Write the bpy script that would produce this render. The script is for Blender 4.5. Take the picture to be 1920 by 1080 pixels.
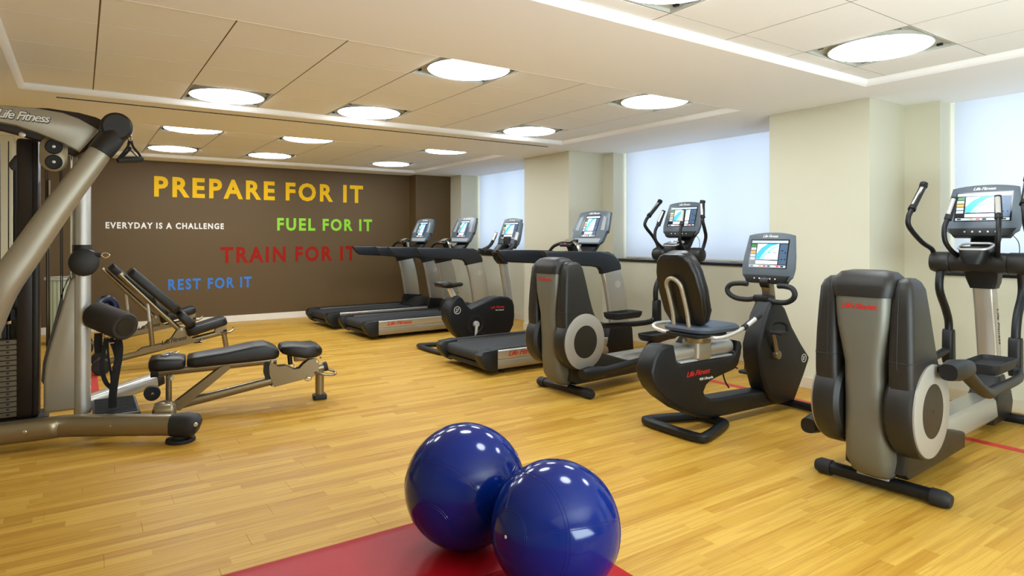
import bpy, bmesh, math, random
from mathutils import Vector, Matrix, noise
random.seed(7)
PI = math.pi
for o in list(bpy.data.objects): bpy.data.objects.remove(o)
C = bpy.context.scene.collection
S = bpy.context.scene

# ---------------------------------------------------------------- camera, world, lights, exposure
cam = bpy.data.cameras.new('camera'); camo = bpy.data.objects.new('camera', cam); C.objects.link(camo)
cam.sensor_width = 36; cam.lens = 36*1191.6/1920; cam.shift_y = -0.0493; cam.clip_start = 0.05
camo.location = (0, 0, 1.305); camo.rotation_euler = (PI/2, 0, -0.5963)
S.camera = camo
S.view_settings.view_transform = 'Standard'; S.view_settings.look = 'None'
S.view_settings.exposure = 0.14; S.view_settings.gamma = 1; S.view_settings.use_curve_mapping = False
LAMP = 23.0          # ceiling lamp diffusers
SKY = 3.5           # daylight behind the shades
w = bpy.data.worlds.new('daylight'); S.world = w; w.use_nodes = True
bg = w.node_tree.nodes['Background']; bg.inputs[0].default_value = (0.86, 0.92, 1.0, 1); bg.inputs[1].default_value = SKY

def area(name, loc, rot, sx, sy, power, col):
    l = bpy.data.lights.new(name, 'AREA'); l.shape = 'RECTANGLE'; l.size = sx; l.size_y = sy
    l.energy = power; l.color = col
    o = bpy.data.objects.new(name, l); o.location = loc; o.rotation_euler = rot; C.objects.link(o); return o
# ceiling lamps of the part of the room behind the camera, one soft source, and an added fill light that brightens the ceiling
area('lamps_behind_camera', (1.4, -1.6, 2.38), (0, 0, 0), 5.0, 2.4, 28, (0.97, 1.0, 0.98))
area('ceiling_fill', (2.0, -1.4, 0.9), (math.radians(138), 0, -0.5), 2.4, 1.4, 185, (0.72, 0.90, 1.0))

# ---------------------------------------------------------------- helpers
def lin(h):
    h = h.lstrip('#'); o = []
    for i in (0, 2, 4):
        c = int(h[i:i+2], 16)/255
        o.append(c/12.92 if c <= .04045 else ((c+.055)/1.055)**2.4)
    return (*o, 1)

def mat(name, col, rough=.5, metal=0, bump=0, bscale=60, vary=0, coat=0, emit=0, spec=.5, stretch=None):
    m = bpy.data.materials.new(name); m.use_nodes = True
    nt = m.node_tree; b = nt.nodes['Principled BSDF']
    c = lin(col) if isinstance(col, str) else col
    b.inputs['Base Color'].default_value = c; b.inputs['Roughness'].default_value = rough
    b.inputs['Metallic'].default_value = metal; b.inputs['Coat Weight'].default_value = coat
    b.inputs['Coat Roughness'].default_value = .08
    b.inputs['Specular IOR Level'].default_value = spec
    if emit:
        b.inputs['Emission Color'].default_value = c; b.inputs['Emission Strength'].default_value = emit
    if bump or vary:
        tc = nt.nodes.new('ShaderNodeTexCoord'); n = nt.nodes.new('ShaderNodeTexNoise')
        mp = nt.nodes.new('ShaderNodeMapping'); mp.inputs['Scale'].default_value = stretch or (1, 1, 1)
        nt.links.new(tc.outputs['Object'], mp.inputs[0]); nt.links.new(mp.outputs[0], n.inputs['Vector'])
        n.inputs['Scale'].default_value = bscale; n.inputs['Detail'].default_value = 4
        if bump:
            bp = nt.nodes.new('ShaderNodeBump'); bp.inputs['Strength'].default_value = bump; bp.inputs['Distance'].default_value = .002
            nt.links.new(n.outputs[0], bp.inputs['Height']); nt.links.new(bp.outputs[0], b.inputs['Normal'])
        if vary:
            mx = nt.nodes.new('ShaderNodeMix'); mx.data_type = 'RGBA'
            mx.inputs[6].default_value = tuple(x*(1-vary) for x in c[:3])+(1,); mx.inputs[7].default_value = tuple(min(1, x*(1+vary)) for x in c[:3])+(1,)
            nt.links.new(n.outputs[0], mx.inputs[0]); nt.links.new(mx.outputs[2], b.inputs['Base Color'])
    return m

def wood_mat():
    m = bpy.data.materials.new('maple_laminate'); m.use_nodes = True
    nt = m.node_tree; L = nt.links.new; N = nt.nodes.new; b = nt.nodes['Principled BSDF']
    tc = N('ShaderNodeTexCoord'); geo = N('ShaderNodeNewGeometry'); oi = N('ShaderNodeObjectInfo')
    # every strip of the laminate has its own shade: the strip's index from world position
    sep = N('ShaderNodeSeparateXYZ'); L(geo.outputs['Position'], sep.inputs[0])
    dv = N('ShaderNodeMath'); dv.operation = 'DIVIDE'; dv.inputs[1].default_value = .065; L(sep.outputs[1], dv.inputs[0])
    fl = N('ShaderNodeMath'); fl.operation = 'FLOOR'; L(dv.outputs[0], fl.inputs[0])
    wn = N('ShaderNodeTexWhiteNoise'); wn.noise_dimensions = '1D'; L(fl.outputs[0], wn.inputs['W'])
    sh = N('ShaderNodeMath'); sh.operation = 'MULTIPLY_ADD'; sh.inputs[1].default_value = 3.1; L(wn.outputs[0], sh.inputs[0]); L(sep.outputs[0], sh.inputs[2])
    d2 = N('ShaderNodeMath'); d2.operation = 'DIVIDE'; d2.inputs[1].default_value = .75; L(sh.outputs[0], d2.inputs[0])
    f2 = N('ShaderNodeMath'); f2.operation = 'FLOOR'; L(d2.outputs[0], f2.inputs[0])
    cb = N('ShaderNodeCombineXYZ'); L(fl.outputs[0], cb.inputs[0]); L(f2.outputs[0], cb.inputs[1])
    w2 = N('ShaderNodeTexWhiteNoise'); w2.noise_dimensions = '2D'; L(cb.outputs[0], w2.inputs['Vector'])
    r1 = N('ShaderNodeValToRGB'); e = r1.color_ramp.elements
    e[0].color = lin('#B98A34'); e[1].color = lin('#CFA54A'); r1.color_ramp.elements.new(.45).color = lin('#C3973C'); e = r1.color_ramp.elements
    L(w2.outputs[0], r1.inputs[0])
    mp = N('ShaderNodeMapping'); mp.inputs['Scale'].default_value = (.8, 20, 1); L(geo.outputs['Position'], mp.inputs[0])
    off = N('ShaderNodeVectorMath'); off.operation = 'ADD'; L(mp.outputs[0], off.inputs[0]); L(w2.outputs['Color'], off.inputs[1])
    sc = N('ShaderNodeVectorMath'); sc.operation = 'MULTIPLY_ADD'; sc.inputs[1].default_value = (17, 31, 0); L(w2.outputs['Color'], sc.inputs[0]); L(mp.outputs[0], sc.inputs[2])
    n = N('ShaderNodeTexNoise'); n.inputs['Scale'].default_value = 1.6; n.inputs['Detail'].default_value = 7; n.inputs['Distortion'].default_value = 1.6
    L(sc.outputs[0], n.inputs['Vector'])
    r2 = N('ShaderNodeValToRGB'); g = r2.color_ramp.elements; g[0].position = .36; g[0].color = (.72, .60, .44, 1); g[1].position = .56; g[1].color = (1, 1, 1, 1)
    L(n.outputs[0], r2.inputs[0])
    mx = N('ShaderNodeMix'); mx.data_type = 'RGBA'; mx.blend_type = 'MULTIPLY'; mx.inputs[0].default_value = .62
    L(r1.outputs[0], mx.inputs[6]); L(r2.outputs[0], mx.inputs[7]); L(mx.outputs[2], b.inputs['Base Color'])
    b.inputs['Roughness'].default_value = .42; b.inputs['Specular IOR Level'].default_value = .2
    return m

def shade_mat():
    m = bpy.data.materials.new('translucent_shade_fabric'); m.use_nodes = True; nt = m.node_tree; nt.nodes.clear()
    o = nt.nodes.new('ShaderNodeOutputMaterial'); t = nt.nodes.new('ShaderNodeBsdfTranslucent'); d = nt.nodes.new('ShaderNodeBsdfDiffuse')
    t.inputs[0].default_value = (.80, .84, .92, 1); d.inputs[0].default_value = (.8, .8, .8, 1)
    x = nt.nodes.new('ShaderNodeMixShader'); x.inputs[0].default_value = .4
    nt.links.new(t.outputs[0], x.inputs[1]); nt.links.new(d.outputs[0], x.inputs[2]); nt.links.new(x.outputs[0], o.inputs[0]); return m

def glass_mat():
    m = bpy.data.materials.new('window_glass'); m.use_nodes = True; nt = m.node_tree; nt.nodes.clear()
    o = nt.nodes.new('ShaderNodeOutputMaterial'); t = nt.nodes.new('ShaderNodeBsdfTransparent'); g = nt.nodes.new('ShaderNodeBsdfGlossy')
    t.inputs[0].default_value = (.93, .97, .97, 1); g.inputs['Roughness'].default_value = .03
    x = nt.nodes.new('ShaderNodeMixShader'); x.inputs[0].default_value = .06
    nt.links.new(t.outputs[0], x.inputs[1]); nt.links.new(g.outputs[0], x.inputs[2]); nt.links.new(x.outputs[0], o.inputs[0]); return m

M_ = dict(
 cream=mat('cream_wall_paint', '#D2CDB6', .75, bump=.15, bscale=180),
 brown=mat('brown_wallcovering', '#5D4725', .6, bump=.5, bscale=240, vary=.05, stretch=(1, 1, 3)),
 white=mat('white_ceiling_paint', '#F7F6F4', .85, bump=.1, bscale=120),
 tile=mat('ceiling_tile_board', '#F5F4F1', .9, bump=.5, bscale=260, vary=.02),
 grid=mat('tile_gap_board', '#6E5836', .8),  # dark brown board for the tile joints and the void above
 base=mat('beige_baseboard', '#D2C6AC', .5), basew=mat('pale_baseboard', '#E8E0D2', .5),
 sill=mat('black_stone_sill', '#14161A', .25), frame=mat('grey_window_frame', '#9AA4AB', .5),
 reveal=mat('pale_reveal_paint', '#DCDCD6', .7),
 wood=wood_mat(), sub=mat('floor_screed', '#94703A', .9),
 tape=mat('red_floor_strip', '#C8382E', .5), matred=mat('red_vinyl', '#A80C1A', .42, bump=.5, bscale=7, spec=.22),
 ball=mat('blue_rubber_ball', '#03206E', .12, bump=.04, bscale=40, spec=.36),
 plug=mat('ivory_valve', '#E8D8B8', .5),
 dark=mat('charcoal_plastic', '#211F1C', .36, bump=.35, bscale=900, spec=.4), black=mat('black_plastic', '#0F1012', .42, bump=.3, bscale=900, spec=.4),
 rubber=mat('black_rubber', '#17181A', .6, bump=.4, bscale=500), navy=mat('slate_handrail_plastic', '#20252D', .33, bump=.3, bscale=800),
 console=mat('slate_console_plastic', '#5A646E', .32, bump=.2, bscale=900),
 silver=mat('silver_painted_metal', '#A59D8C', .40, .5, bump=.15, bscale=700), alu=mat('brushed_aluminium', '#C6C4BE', .3, .75, bump=.3, bscale=60, stretch=(1, 1, 40)),
 champ=mat('champagne_painted_steel', '#8F8268', .30, .75), chrome=mat('chrome', '#D8D6D0', .14, 1),
 shroud=mat('pewter_plastic_shroud', '#67655A', .38, .25, bump=.2, bscale=800),
 disc=mat('satin_grey_disc', '#A09A90', .45, .2), belt=mat('running_belt_rubber', '#222426', .7, bump=.6, bscale=700),
 vinyl=mat('black_upholstery_vinyl', '#0E0D0D', .34, bump=.5, bscale=350), bluevinyl=mat('slate_blue_seat_vinyl', '#414A56', .45, bump=.5, bscale=350),
 foam=mat('dark_foam_roller', '#2A2420', .7, bump=.7, bscale=600), strap=mat('black_webbing', '#0C0C0F', .8, bump=.6, bscale=900),
 post=mat('dark_brown_upright_steel', '#241A16', .4), plate=mat('weight_plate_steel', '#6E6452', .5, .3),
 smoke=mat('grey_smoked_guard', '#8E8878', .3), red=mat('red_lettering', '#C0241E', .4), redflat=mat('red_vinyl_print', '#A81C28', .5),
 wh=mat('white_lettering', '#EDEAE2', .4), blk=mat('black_lettering', '#1A1816', .5),
 yel=mat('yellow_wall_lettering', '#F2BE00', .6, spec=.25), grn=mat('green_wall_lettering', '#8FD42A', .45), brick=mat('dark_red_wall_lettering', '#981804', .6, spec=.2),
 blu=mat('blue_wall_lettering', '#2C74C8', .45), housing=mat('lamp_housing_grey', '#B4B4A8', .5),
 bin=mat('pale_bin_panel', '#BFC0A8', .5), bin2=mat('green_bin_stripe', '#8FA088', .5), bluebag=mat('glossy_blue_vinyl', '#0A1238', .2),
 cup=mat('cup_tray_grey', '#75705F', .5), clear=mat('pale_grip_sensor', '#D8D6D2', .25, .5), speaker=mat('speaker_grille_grey', '#9AA0A2', .6),
 lampm=mat('lamp_diffuser', '#EEF8FF', .5, emit=LAMP),
 s_dark=mat('screen_black', '#0B0D12', .15), s_white=mat('screen_white', '#EEF4FA', .3, emit=.75), s_grey=mat('screen_grey', '#A9B6C4', .3, emit=.6),
 s_blue=mat('screen_blue', '#2FA0DC', .3, emit=.8), s_lt=mat('screen_pale_blue', '#8FD0EE', .3, emit=.8), s_red=mat('screen_red', '#C83A2A', .3, emit=.6),
 s_or=mat('screen_amber', '#D8903A', .3, emit=.6), s_navy=mat('screen_navy', '#34506E', .3, emit=.5), s_grn=mat('screen_green', '#2E7A3A', .3, emit=.5),
 shade=shade_mat(), glass=glass_mat())

def merge(bm, tmp, M=None, mi=0):
    if M is not None: bmesh.ops.transform(tmp, matrix=M, verts=tmp.verts)
    if mi:
        for f in tmp.faces: f.material_index = mi
    me = bpy.data.meshes.new('t'); tmp.to_mesh(me); tmp.free(); bm.from_mesh(me); bpy.data.meshes.remove(me)

def box(bm, c, s, bev=0, M=None, seg=2, mi=0):
    t = bmesh.new(); bmesh.ops.create_cube(t, size=1)
    bmesh.ops.scale(t, vec=s, verts=t.verts); bmesh.ops.translate(t, vec=c, verts=t.verts)
    if bev: bmesh.ops.bevel(t, geom=t.edges[:], offset=bev, segments=seg, affect='EDGES', profile=.5)
    merge(bm, t, M, mi); return bm

def prism(bm, pts, a, b, ax='xz', bev=0, M=None, seg=2, mi=0):
    t = bmesh.new()
    f = {'xz': lambda p, q: (p[0], q, p[1]), 'yz': lambda p, q: (q, p[0], p[1]), 'xy': lambda p, q: (p[0], p[1], q)}[ax]
    va = [t.verts.new(f(p, a)) for p in pts]; vb = [t.verts.new(f(p, b)) for p in pts]; n = len(pts)
    t.faces.new(va[::-1]); t.faces.new(vb)
    for i in range(n): t.faces.new((va[i], va[(i+1) % n], vb[(i+1) % n], vb[i]))
    bmesh.ops.recalc_face_normals(t, faces=t.faces)
    if bev:
        t.faces.ensure_lookup_table(); ca, cb = t.faces[0], t.faces[1]; es = set(ca.edges) | set(cb.edges)
        bmesh.ops.bevel(t, geom=list(es), offset=bev, segments=seg, affect='EDGES', profile=.5, clamp_overlap=True)
    merge(bm, t, M, mi); return bm

def catm(P, k):
    P = [Vector(p) for p in P]
    if k <= 1: return P
    out = []
    for i in range(len(P)-1):
        p0 = P[i-1] if i else P[0]*2-P[1]; p1, p2 = P[i], P[i+1]; p3 = P[i+2] if i+2 < len(P) else P[-1]*2-P[-2]
        for j in range(k):
            t = j/k
            out.append(.5*((2*p1)+(p2-p0)*t+(2*p0-5*p1+4*p2-p3)*t*t+(3*p1-p0-3*p2+p3)*t**3))
    out.append(P[-1]); return out

def tube(bm, P, r, n=10, k=1, flat=1, up=None, closed=False, M=None, pw=1):
    # k = curve samples between points; flat scales the section's second axis; pw<1 squares the section
    P2 = [Vector(p) for p in P]
    if closed:
        Q = [P2[-1]]+P2+[P2[0], P2[1]]; full = catm(Q, max(k, 1)); k_ = max(k, 1); P2 = full[k_:k_*(len(P)+1)]
    else: P2 = catm(P, k)
    m = len(P2)
    R = r if isinstance(r, (list, tuple)) else [r]*m
    if len(R) != m: R = [R[min(len(R)-1, int(i/(m-1)*(len(R)-1)))]*(1-(i/(m-1)*(len(R)-1)) % 1)+R[min(len(R)-1, int(i/(m-1)*(len(R)-1))+1)]*((i/(m-1)*(len(R)-1)) % 1) for i in range(m)]
    t = bmesh.new(); rings = []; prev = None
    for i in range(m):
        if closed: d = P2[(i+1) % m]-P2[i-1]
        else: d = P2[min(i+1, m-1)]-P2[max(i-1, 0)]
        d.normalize()
        if up is not None: u = Vector(up)
        elif prev is None: u = Vector((0, 0, 1)) if abs(d.z) < .9 else Vector((0, 1, 0))
        else: u = prev
        u = (u-d*u.dot(d)); u.normalize(); prev = u; v = d.cross(u)
        ring = []
        for j in range(n):
            a = 2*PI*j/n; ca, sa = math.cos(a), math.sin(a)
            ca = math.copysign(abs(ca)**pw, ca); sa = math.copysign(abs(sa)**pw, sa)
            ring.append(t.verts.new(P2[i]+v*(R[i]*ca)+u*(R[i]*flat*sa)))
        rings.append(ring)
    for i in range(m if closed else m-1):
        A, B = rings[i], rings[(i+1) % m]
        for j in range(n): t.faces.new((A[j], A[(j+1) % n], B[(j+1) % n], B[j]))
    if not closed: t.faces.new(rings[0][::-1]); t.faces.new(rings[-1])
    bmesh.ops.recalc_face_normals(t, faces=t.faces); merge(bm, t, M); return bm

def loft(bm, rings, M=None, cap=True):
    t = bmesh.new(); R = [[t.verts.new(p) for p in r] for r in rings]; n = len(R[0])
    for A, B in zip(R, R[1:]):
        for j in range(n): t.faces.new((A[j], A[(j+1) % n], B[(j+1) % n], B[j]))
    if cap: t.faces.new(R[0][::-1]); t.faces.new(R[-1])
    bmesh.ops.recalc_face_normals(t, faces=t.faces); merge(bm, t, M); return bm

def rr(x0, x1, y0, y1, r, k=3):
    r = min(r, (x1-x0)/2.01, (y1-y0)/2.01); out = []
    for cx, cy, a0 in ((x1-r, y1-r, 0), (x0+r, y1-r, PI/2), (x0+r, y0+r, PI), (x1-r, y0+r, 3*PI/2)):
        for i in range(k+1): a = a0+PI/2*i/k; out.append((cx+r*math.cos(a), cy+r*math.sin(a)))
    return out

def lathe(bm, prof, n=32, M=None, mi=0):
    t = bmesh.new(); rings = []
    for r, z in prof:
        rings.append([t.verts.new((r*math.cos(2*PI*j/n), r*math.sin(2*PI*j/n), z)) for j in range(n)] if r > 1e-6 else [t.verts.new((0, 0, z))])
    for A, B in zip(rings, rings[1:]):
        for j in range(n):
            a, b = A[j % len(A)], A[(j+1) % n % len(A)]; c, d = B[(j+1) % n % len(B)], B[j % len(B)]
            vs = []
            for v in (a, b, c, d):
                if v not in vs: vs.append(v)
            if len(vs) > 2: t.faces.new(vs)
    bmesh.ops.recalc_face_normals(t, faces=t.faces); merge(bm, t, M, mi); return bm

def frame(o, right, up):
    r = Vector(right).normalized(); u = Vector(up).normalized(); n = r.cross(u)
    return Matrix(((r.x, u.x, n.x, o[0]), (r.y, u.y, n.y, o[1]), (r.z, u.z, n.z, o[2]), (0, 0, 0, 1)))
YAX = lambda x, y, z, s=1: frame((x, y, z), (1, 0, 0), (0, 0, 1)) if s < 0 else frame((x, y, z), (-1, 0, 0), (0, 0, 1))   # z axis of a lathe to -y (s<0) or +y

_txt = {}
def text(bm, s, w, h, M, bold=.0, shear=0, ext=.001, x='c', spacing=1.0, mi=0):
    key = (s, bold, shear, spacing)
    if key not in _txt:
        cu = bpy.data.curves.new('t', 'FONT'); cu.body = s; cu.size = 1; cu.offset = bold; cu.shear = shear; cu.extrude = .5; cu.resolution_u = 3; cu.space_character = spacing
        o = bpy.data.objects.new('t', cu); C.objects.link(o); bpy.context.view_layer.update()
        me = bpy.data.meshes.new_from_object(o.evaluated_get(bpy.context.evaluated_depsgraph_get())); bpy.data.objects.remove(o)
        _txt[key] = me
    me = _txt[key]; xs = [v.co.x for v in me.vertices]; ys = [v.co.y for v in me.vertices]
    x0, x1, y0, y1 = min(xs), max(xs), min(ys), max(ys)
    t = bmesh.new(); t.from_mesh(me); sx = w/(x1-x0) if w else h/(y1-y0)
    ox = {'c': (x0+x1)/2, 'l': x0}[x]
    bmesh.ops.translate(t, vec=(-ox, -(y0+y1)/2 if x == 'c' else -y0, 0), verts=t.verts)
    bmesh.ops.scale(t, vec=(sx, h/(y1-y0), ext*2), verts=t.verts)
    merge(bm, t, M, mi); return bm

def put(name, bm, mats, parent=None, ang=35, loc=None):
    me = bpy.data.meshes.new(name); bm.to_mesh(me); bm.free()
    if not isinstance(mats, (list, tuple)): mats = [mats]
    for m in mats: me.materials.append(M_[m])
    if ang: me.shade_smooth(); me.set_sharp_from_angle(angle=math.radians(ang))
    o = bpy.data.objects.new(name, me); C.objects.link(o)
    if parent: o.parent = parent
    if loc: o.location = loc
    return o
def thing(name, label, cat, loc=(0, 0, 0), rotz=0, group=None):
    o = bpy.data.objects.new(name, None); C.objects.link(o); o.location = loc; o.rotation_euler = (0, 0, math.radians(rotz))
    o['label'] = label; o['category'] = cat
    if group: o['group'] = group
    return o
def tag(o, label, cat, group=None):
    o['label'] = label; o['category'] = cat
    if group: o['group'] = group
    return o
def struct(o): o['kind'] = 'structure'; return o
def copy_tree(o, parent=None):
    c = o.copy(); C.objects.link(c); c.parent = parent
    for ch in list(o.children): copy_tree(ch, c)
    return c
nb = bmesh.new
def B1(*a, **k): return box(nb(), *a, **k)
def T1(*a, **k): return tube(nb(), *a, **k)
def P1(*a, **k): return prism(nb(), *a, **k)
def L1(*a, **k): return lathe(nb(), *a, **k)
def G1(*a, **k): return loft(nb(), *a, **k)

# ---------------------------------------------------------------- floor
XL, XR, YN, YF = -2.2, 5.78, -3.0, 10.55
floor = struct(put('floor', B1(((XL+XR)/2, (YN+YF)/2, -.062), (XR-XL+.6, YF-YN+.6, .1)), 'sub', ang=0))
PW, PL = .13, 1.2
pm = B1((0, 0, -.006), (PL-.0007, PW-.0007, .012), bev=.0006, seg=1)
planks = []
for j in range(int((YF-YN)/PW)+1):
    off = (j*.437) % 1*PL
    for i in range(-1, int((XR-XL)/PL)+2):
        x0 = XL-off+i*PL; x1 = min(x0+PL, XR+.0); x0 = max(x0, XL)
        y0 = YN+j*PW; y1 = min(y0+PW, YF)
        if x1-x0 > .06 and y1-y0 > .03: planks.append((x0, x1, y0, y1))
fw = Vector((math.sin(.5963), math.cos(.5963))); rt = Vector((fw.y, -fw.x))
def vis(p):
    c = Vector(((p[0]+p[1])/2, (p[2]+p[3])/2)); d = c.dot(fw); l = c.dot(rt)
    return d > .9 and abs(l) < d*.85+.5
planks.sort(key=lambda p: (0 if vis(p) else 1, math.hypot((p[0]+p[1])/2, (p[2]+p[3])/2)))
pme = bpy.data.meshes.new('plank'); pm.to_mesh(pme); pm.free(); pme.materials.append(M_['wood'])
rest = nb()
for k, (x0, x1, y0, y1) in enumerate(planks):
    if k < 300:
        o = bpy.data.objects.new('plank', pme); C.objects.link(o); o.parent = floor
        o.location = ((x0+x1)/2, (y0+y1)/2, 0); o.scale = ((x1-x0)/PL, (y1-y0)/PW, 1)
    else: box(rest, ((x0+x1)/2, (y0+y1)/2, -.006), (x1-x0-.0007, y1-y0-.0007, .012))
o = put('planks_further_off', rest, 'wood', floor, ang=0); o['kind'] = 'stuff'

# ---------------------------------------------------------------- ceiling: gypsum soffit with three coffers of tiles
ZS, ZT = 2.42, 2.462
CX0, CX1 = -.385, 4.80
COF = [(-2.0, 2.42, -1.40), (3.49, 6.0, 3.49), (7.215, 10.06, 7.215)]     # y0, y1, first joint
ceil = nb(); T = .2
def slab(x0, x1, y0, y1): box(ceil, ((x0+x1)/2, (y0+y1)/2, ZS+T/2), (x1-x0, y1-y0, T))
slab(XL-.3, CX0, YN-.3, YF+.3); slab(CX1, XR+.5, YN-.3, YF+.3)
ys = [YN-.3]+[v for c in COF for v in c[:2]]+[YF+.3]
for a, b in zip(ys[::2], ys[1::2]): slab(CX0, CX1, a, b)
ceiling = struct(put('ceiling', ceil, 'white', ang=0))
put('ceiling_void', B1(((CX0+CX1)/2, (YN+YF)/2, ZT+.12), (CX1-CX0+.2, YF-YN, .06)), 'grid', ceiling, ang=0)
JX = [.08+.61*i for i in range(-1, 9)]
LAMPS = {1: [(2, 1), (5, 1)], 2: [(0, 3), (2, 3), (5, 3), (2, 0), (5, 0)], 3: [(0, 0), (0, 3), (2, 0), (2, 3), (5, 0), (5, 3)]}
tmc = {}
def tile(x0, x1, y0, y1):
    x0, x1 = max(x0, CX0+.004), min(x1, CX1-.004)
    if x1-x0 < .03 or y1-y0 < .03: return
    key = (round(x1-x0, 3), round(y1-y0, 3))
    if key not in tmc:
        b = B1((0, 0, .006), (x1-x0-.008, y1-y0-.006, .012))
        me = bpy.data.meshes.new('ceiling_tile'); b.to_mesh(me); b.free(); me.materials.append(M_['tile']); tmc[key] = me
    o = bpy.data.objects.new('ceiling_tile', tmc[key]); C.objects.link(o); o.parent = ceiling; o.location = ((x0+x1)/2, (y0+y1)/2, ZT)
lamp_lab = {
 (1, 2, 1): 'round ceiling light cut off by the top edge of the photo', (1, 5, 1): 'largest round ceiling light, upper right, nearest the windows',
 (2, 0, 3): 'round ceiling light above the cable machine handle, left of its row', (2, 2, 3): 'round ceiling light in the middle coffer, middle of the three by its far edge',
 (2, 5, 3): 'round ceiling light in the middle coffer, nearest the pier between the left windows', (2, 2, 0): 'big round ceiling light at the near edge of the middle coffer, top centre',
 (2, 5, 0): 'round ceiling light above the middle window, right end of the middle coffer',
 (3, 0, 0): 'round ceiling light in the far coffer, upper one above the words PREPARE', (3, 0, 3): 'round ceiling light against the brown wall, partly behind the hanging strap handle',
 (3, 2, 0): 'round ceiling light in the far coffer, middle of its nearer row', (3, 2, 3): 'round ceiling light in the far coffer, middle of the row by the brown wall',
 (3, 5, 0): 'round ceiling light in the far coffer, right end of its nearer row', (3, 5, 3): 'smallest round ceiling light, right end of the row by the brown wall'}
lamp0 = None
def lamp(x, y, label):
    global lamp0
    if lamp0 is None:
        lamp0 = thing('ceiling_light', label, 'ceiling light', (x, y, ZT), 0, 'round ceiling lights')
        h = nb()
        for s in (-1, 1):
            box(h, (s*.2985, 0, .012), (.009, .606, .024)); box(h, (0, s*.2985, .012), (.588, .009, .024))
        box(h, (0, 0, .022), (.59, .59, .006)); put('housing', h, 'housing', lamp0, ang=0)
        put('diffuser', L1([(0, -.010), (.262, -.010), (.274, -.006), (.278, .002), (.278, .008), (0, .009)], n=48), 'lampm', lamp0)
        put('rim', L1([(.278, .010), (.279, -.002), (.287, -.002), (.287, .019)], n=48), 'housing', lamp0)
        for sx in (-1, 1):
            for sy in (-1, 1): put('clip', B1((sx*.262, sy*.225, .012), (.016, .03, .014), M=None), 'black', lamp0, ang=0)
        return
    c = copy_tree(lamp0); c.location = (x, y, ZT); c['label'] = label
for ci, (y0, y1, j0) in enumerate(COF, 1):
    rows = []; yy = j0
    if ci == 1:
        rows = [(-1.40+.61*k, -1.40+.61*(k+1)) for k in range(-1, 6)]; rows = [(a, b) for a, b in rows]
        edges = [2.26-.61*k for k in range(0, 7)][::-1]; rows = list(zip(edges, edges[1:]))+[(2.26, 2.416)]; rows = [(-2.0+.004, edges[0])]+rows
        lit = {(2, len(rows)-2), (5, len(rows)-2)}; tagk = lambda i, r: (1, i, 1)
        # lamps behind the camera that light this end of the room
    else:
        e = [j0+.61*k for k in range(5)]; rows = list(zip(e, e[1:]))+[(e[4], y1-.004)]
        rows[0] = (j0+.002, rows[0][1]); lit = set(LAMPS[ci]); tagk = lambda i, r, ci=ci: (ci, i, r)
    for r, (a, b) in enumerate(rows):
        for i in range(-1, 8):
            x0, x1 = .08+.61*(i+1), .08+.61*(i+2)
            if (i, r) in lit: lamp((x0+x1)/2, (a+b)/2, lamp_lab[tagk(i, r)])
            elif i == 7 or x0 < CX1: tile(x0, x1, a, b)
        tile(-.53, .08, a, b)
    g = nb()
    for x in [.08+.61*i for i in range(8)]: box(g, (x, (y0+y1)/2, ZT+.0045), (.014, y1-y0-.01, .006))
    for b_ in [r_[1] for r_ in rows[:-1]]: box(g, ((CX0+CX1)/2, b_, ZT+.0042), (CX1-CX0-.01, .012, .006))
    put('grid_bars', g, 'grid', ceiling, ang=0)['kind'] = 'stuff'
    # the cove at each coffer's edge
    f = nb(); pr = [(0, 0), (.012, .004), (.026, .014), (.034, .028), (.036, .05), (0, .05)]
    pr = [(p[0]-.036, p[1]) for p in [(0.036, 0), (.036, .05), (0, .05), (.002, .036), (.01, .018), (.024, .006)]]
    for d in (1, -1):
        yy = y1 if d > 0 else y0
        prism(f, [(yy+d*p[0], ZS+p[1]-.001) for p in pr], CX0, CX1, 'yz')
        xx = CX1 if d > 0 else CX0
        prism(f, [(xx+d*p[0], ZS+p[1]-.001) for p in pr], y0, y1, 'xz')
    put('coffer_edge', f, 'white', ceiling)
put('slot_diffuser', B1((2.29, 6.2, ZS), (4.9, .012, .012)), 'blk', ceiling, ang=0)
put('access_seam', box(B1((-.43, 7.3, ZS), (.008, .9, .004)), (-.9, 6.85, ZS), (.94, .008, .004)), 'blk', ceiling, ang=0)

# ---------------------------------------------------------------- walls
struct(put('wall_back', B1(((XL+XR)/2+.2, YF+.1, 1.3), (XR-XL+1, .2, 2.6)), 'brown', ang=0))
struct(put('wall_column', B1((5.275, 10.42, ZS/2), (.71, .26, ZS)), 'brown', ang=0))
struct(put('wall_left', box(B1((XL-.1, (YN+8.8)/2, 1.3), (.2, 8.8-YN, 2.6)), ((XL-.62)/2, (8.8+YF)/2, ZS/2), (-.62-XL, YF-8.8-.002, ZS-.002)), 'cream', ang=0))
struct(put('wall_rear', B1(((XL+XR)/2, YN-.1, 1.3), (XR-XL+1, .2, 2.6)), 'cream', ang=0))
XW = XR; OUT = 6.30; SH = 5.99; SILL = 1.03
wins = [(7.59, 9.90), (3.74, 6.15), (-.12, 2.32)]            # openings along y, far to near
piers = [(6.36, 7.35), (2.59, 3.48), (-1.35, -.4)]
wr = nb(); ZH = ZS
prev = YF
for a, b in wins:
    box(wr, ((XW+OUT)/2, (b+prev)/2, 1.31), (OUT-XW, prev-b, 2.62)); prev = a
    box(wr, ((XW+OUT)/2, (a+b)/2, (SILL-.03)/2), (OUT-XW, b-a, SILL-.03))
box(wr, ((XW+OUT)/2, (prev+YN)/2, 1.31), (OUT-XW, prev-YN, 2.62))
box(wr, (5.70, 10.12, ZS/2), (.16, .44, ZS-.002))
struct(put('wall_right', wr, 'cream', ang=0))
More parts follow.
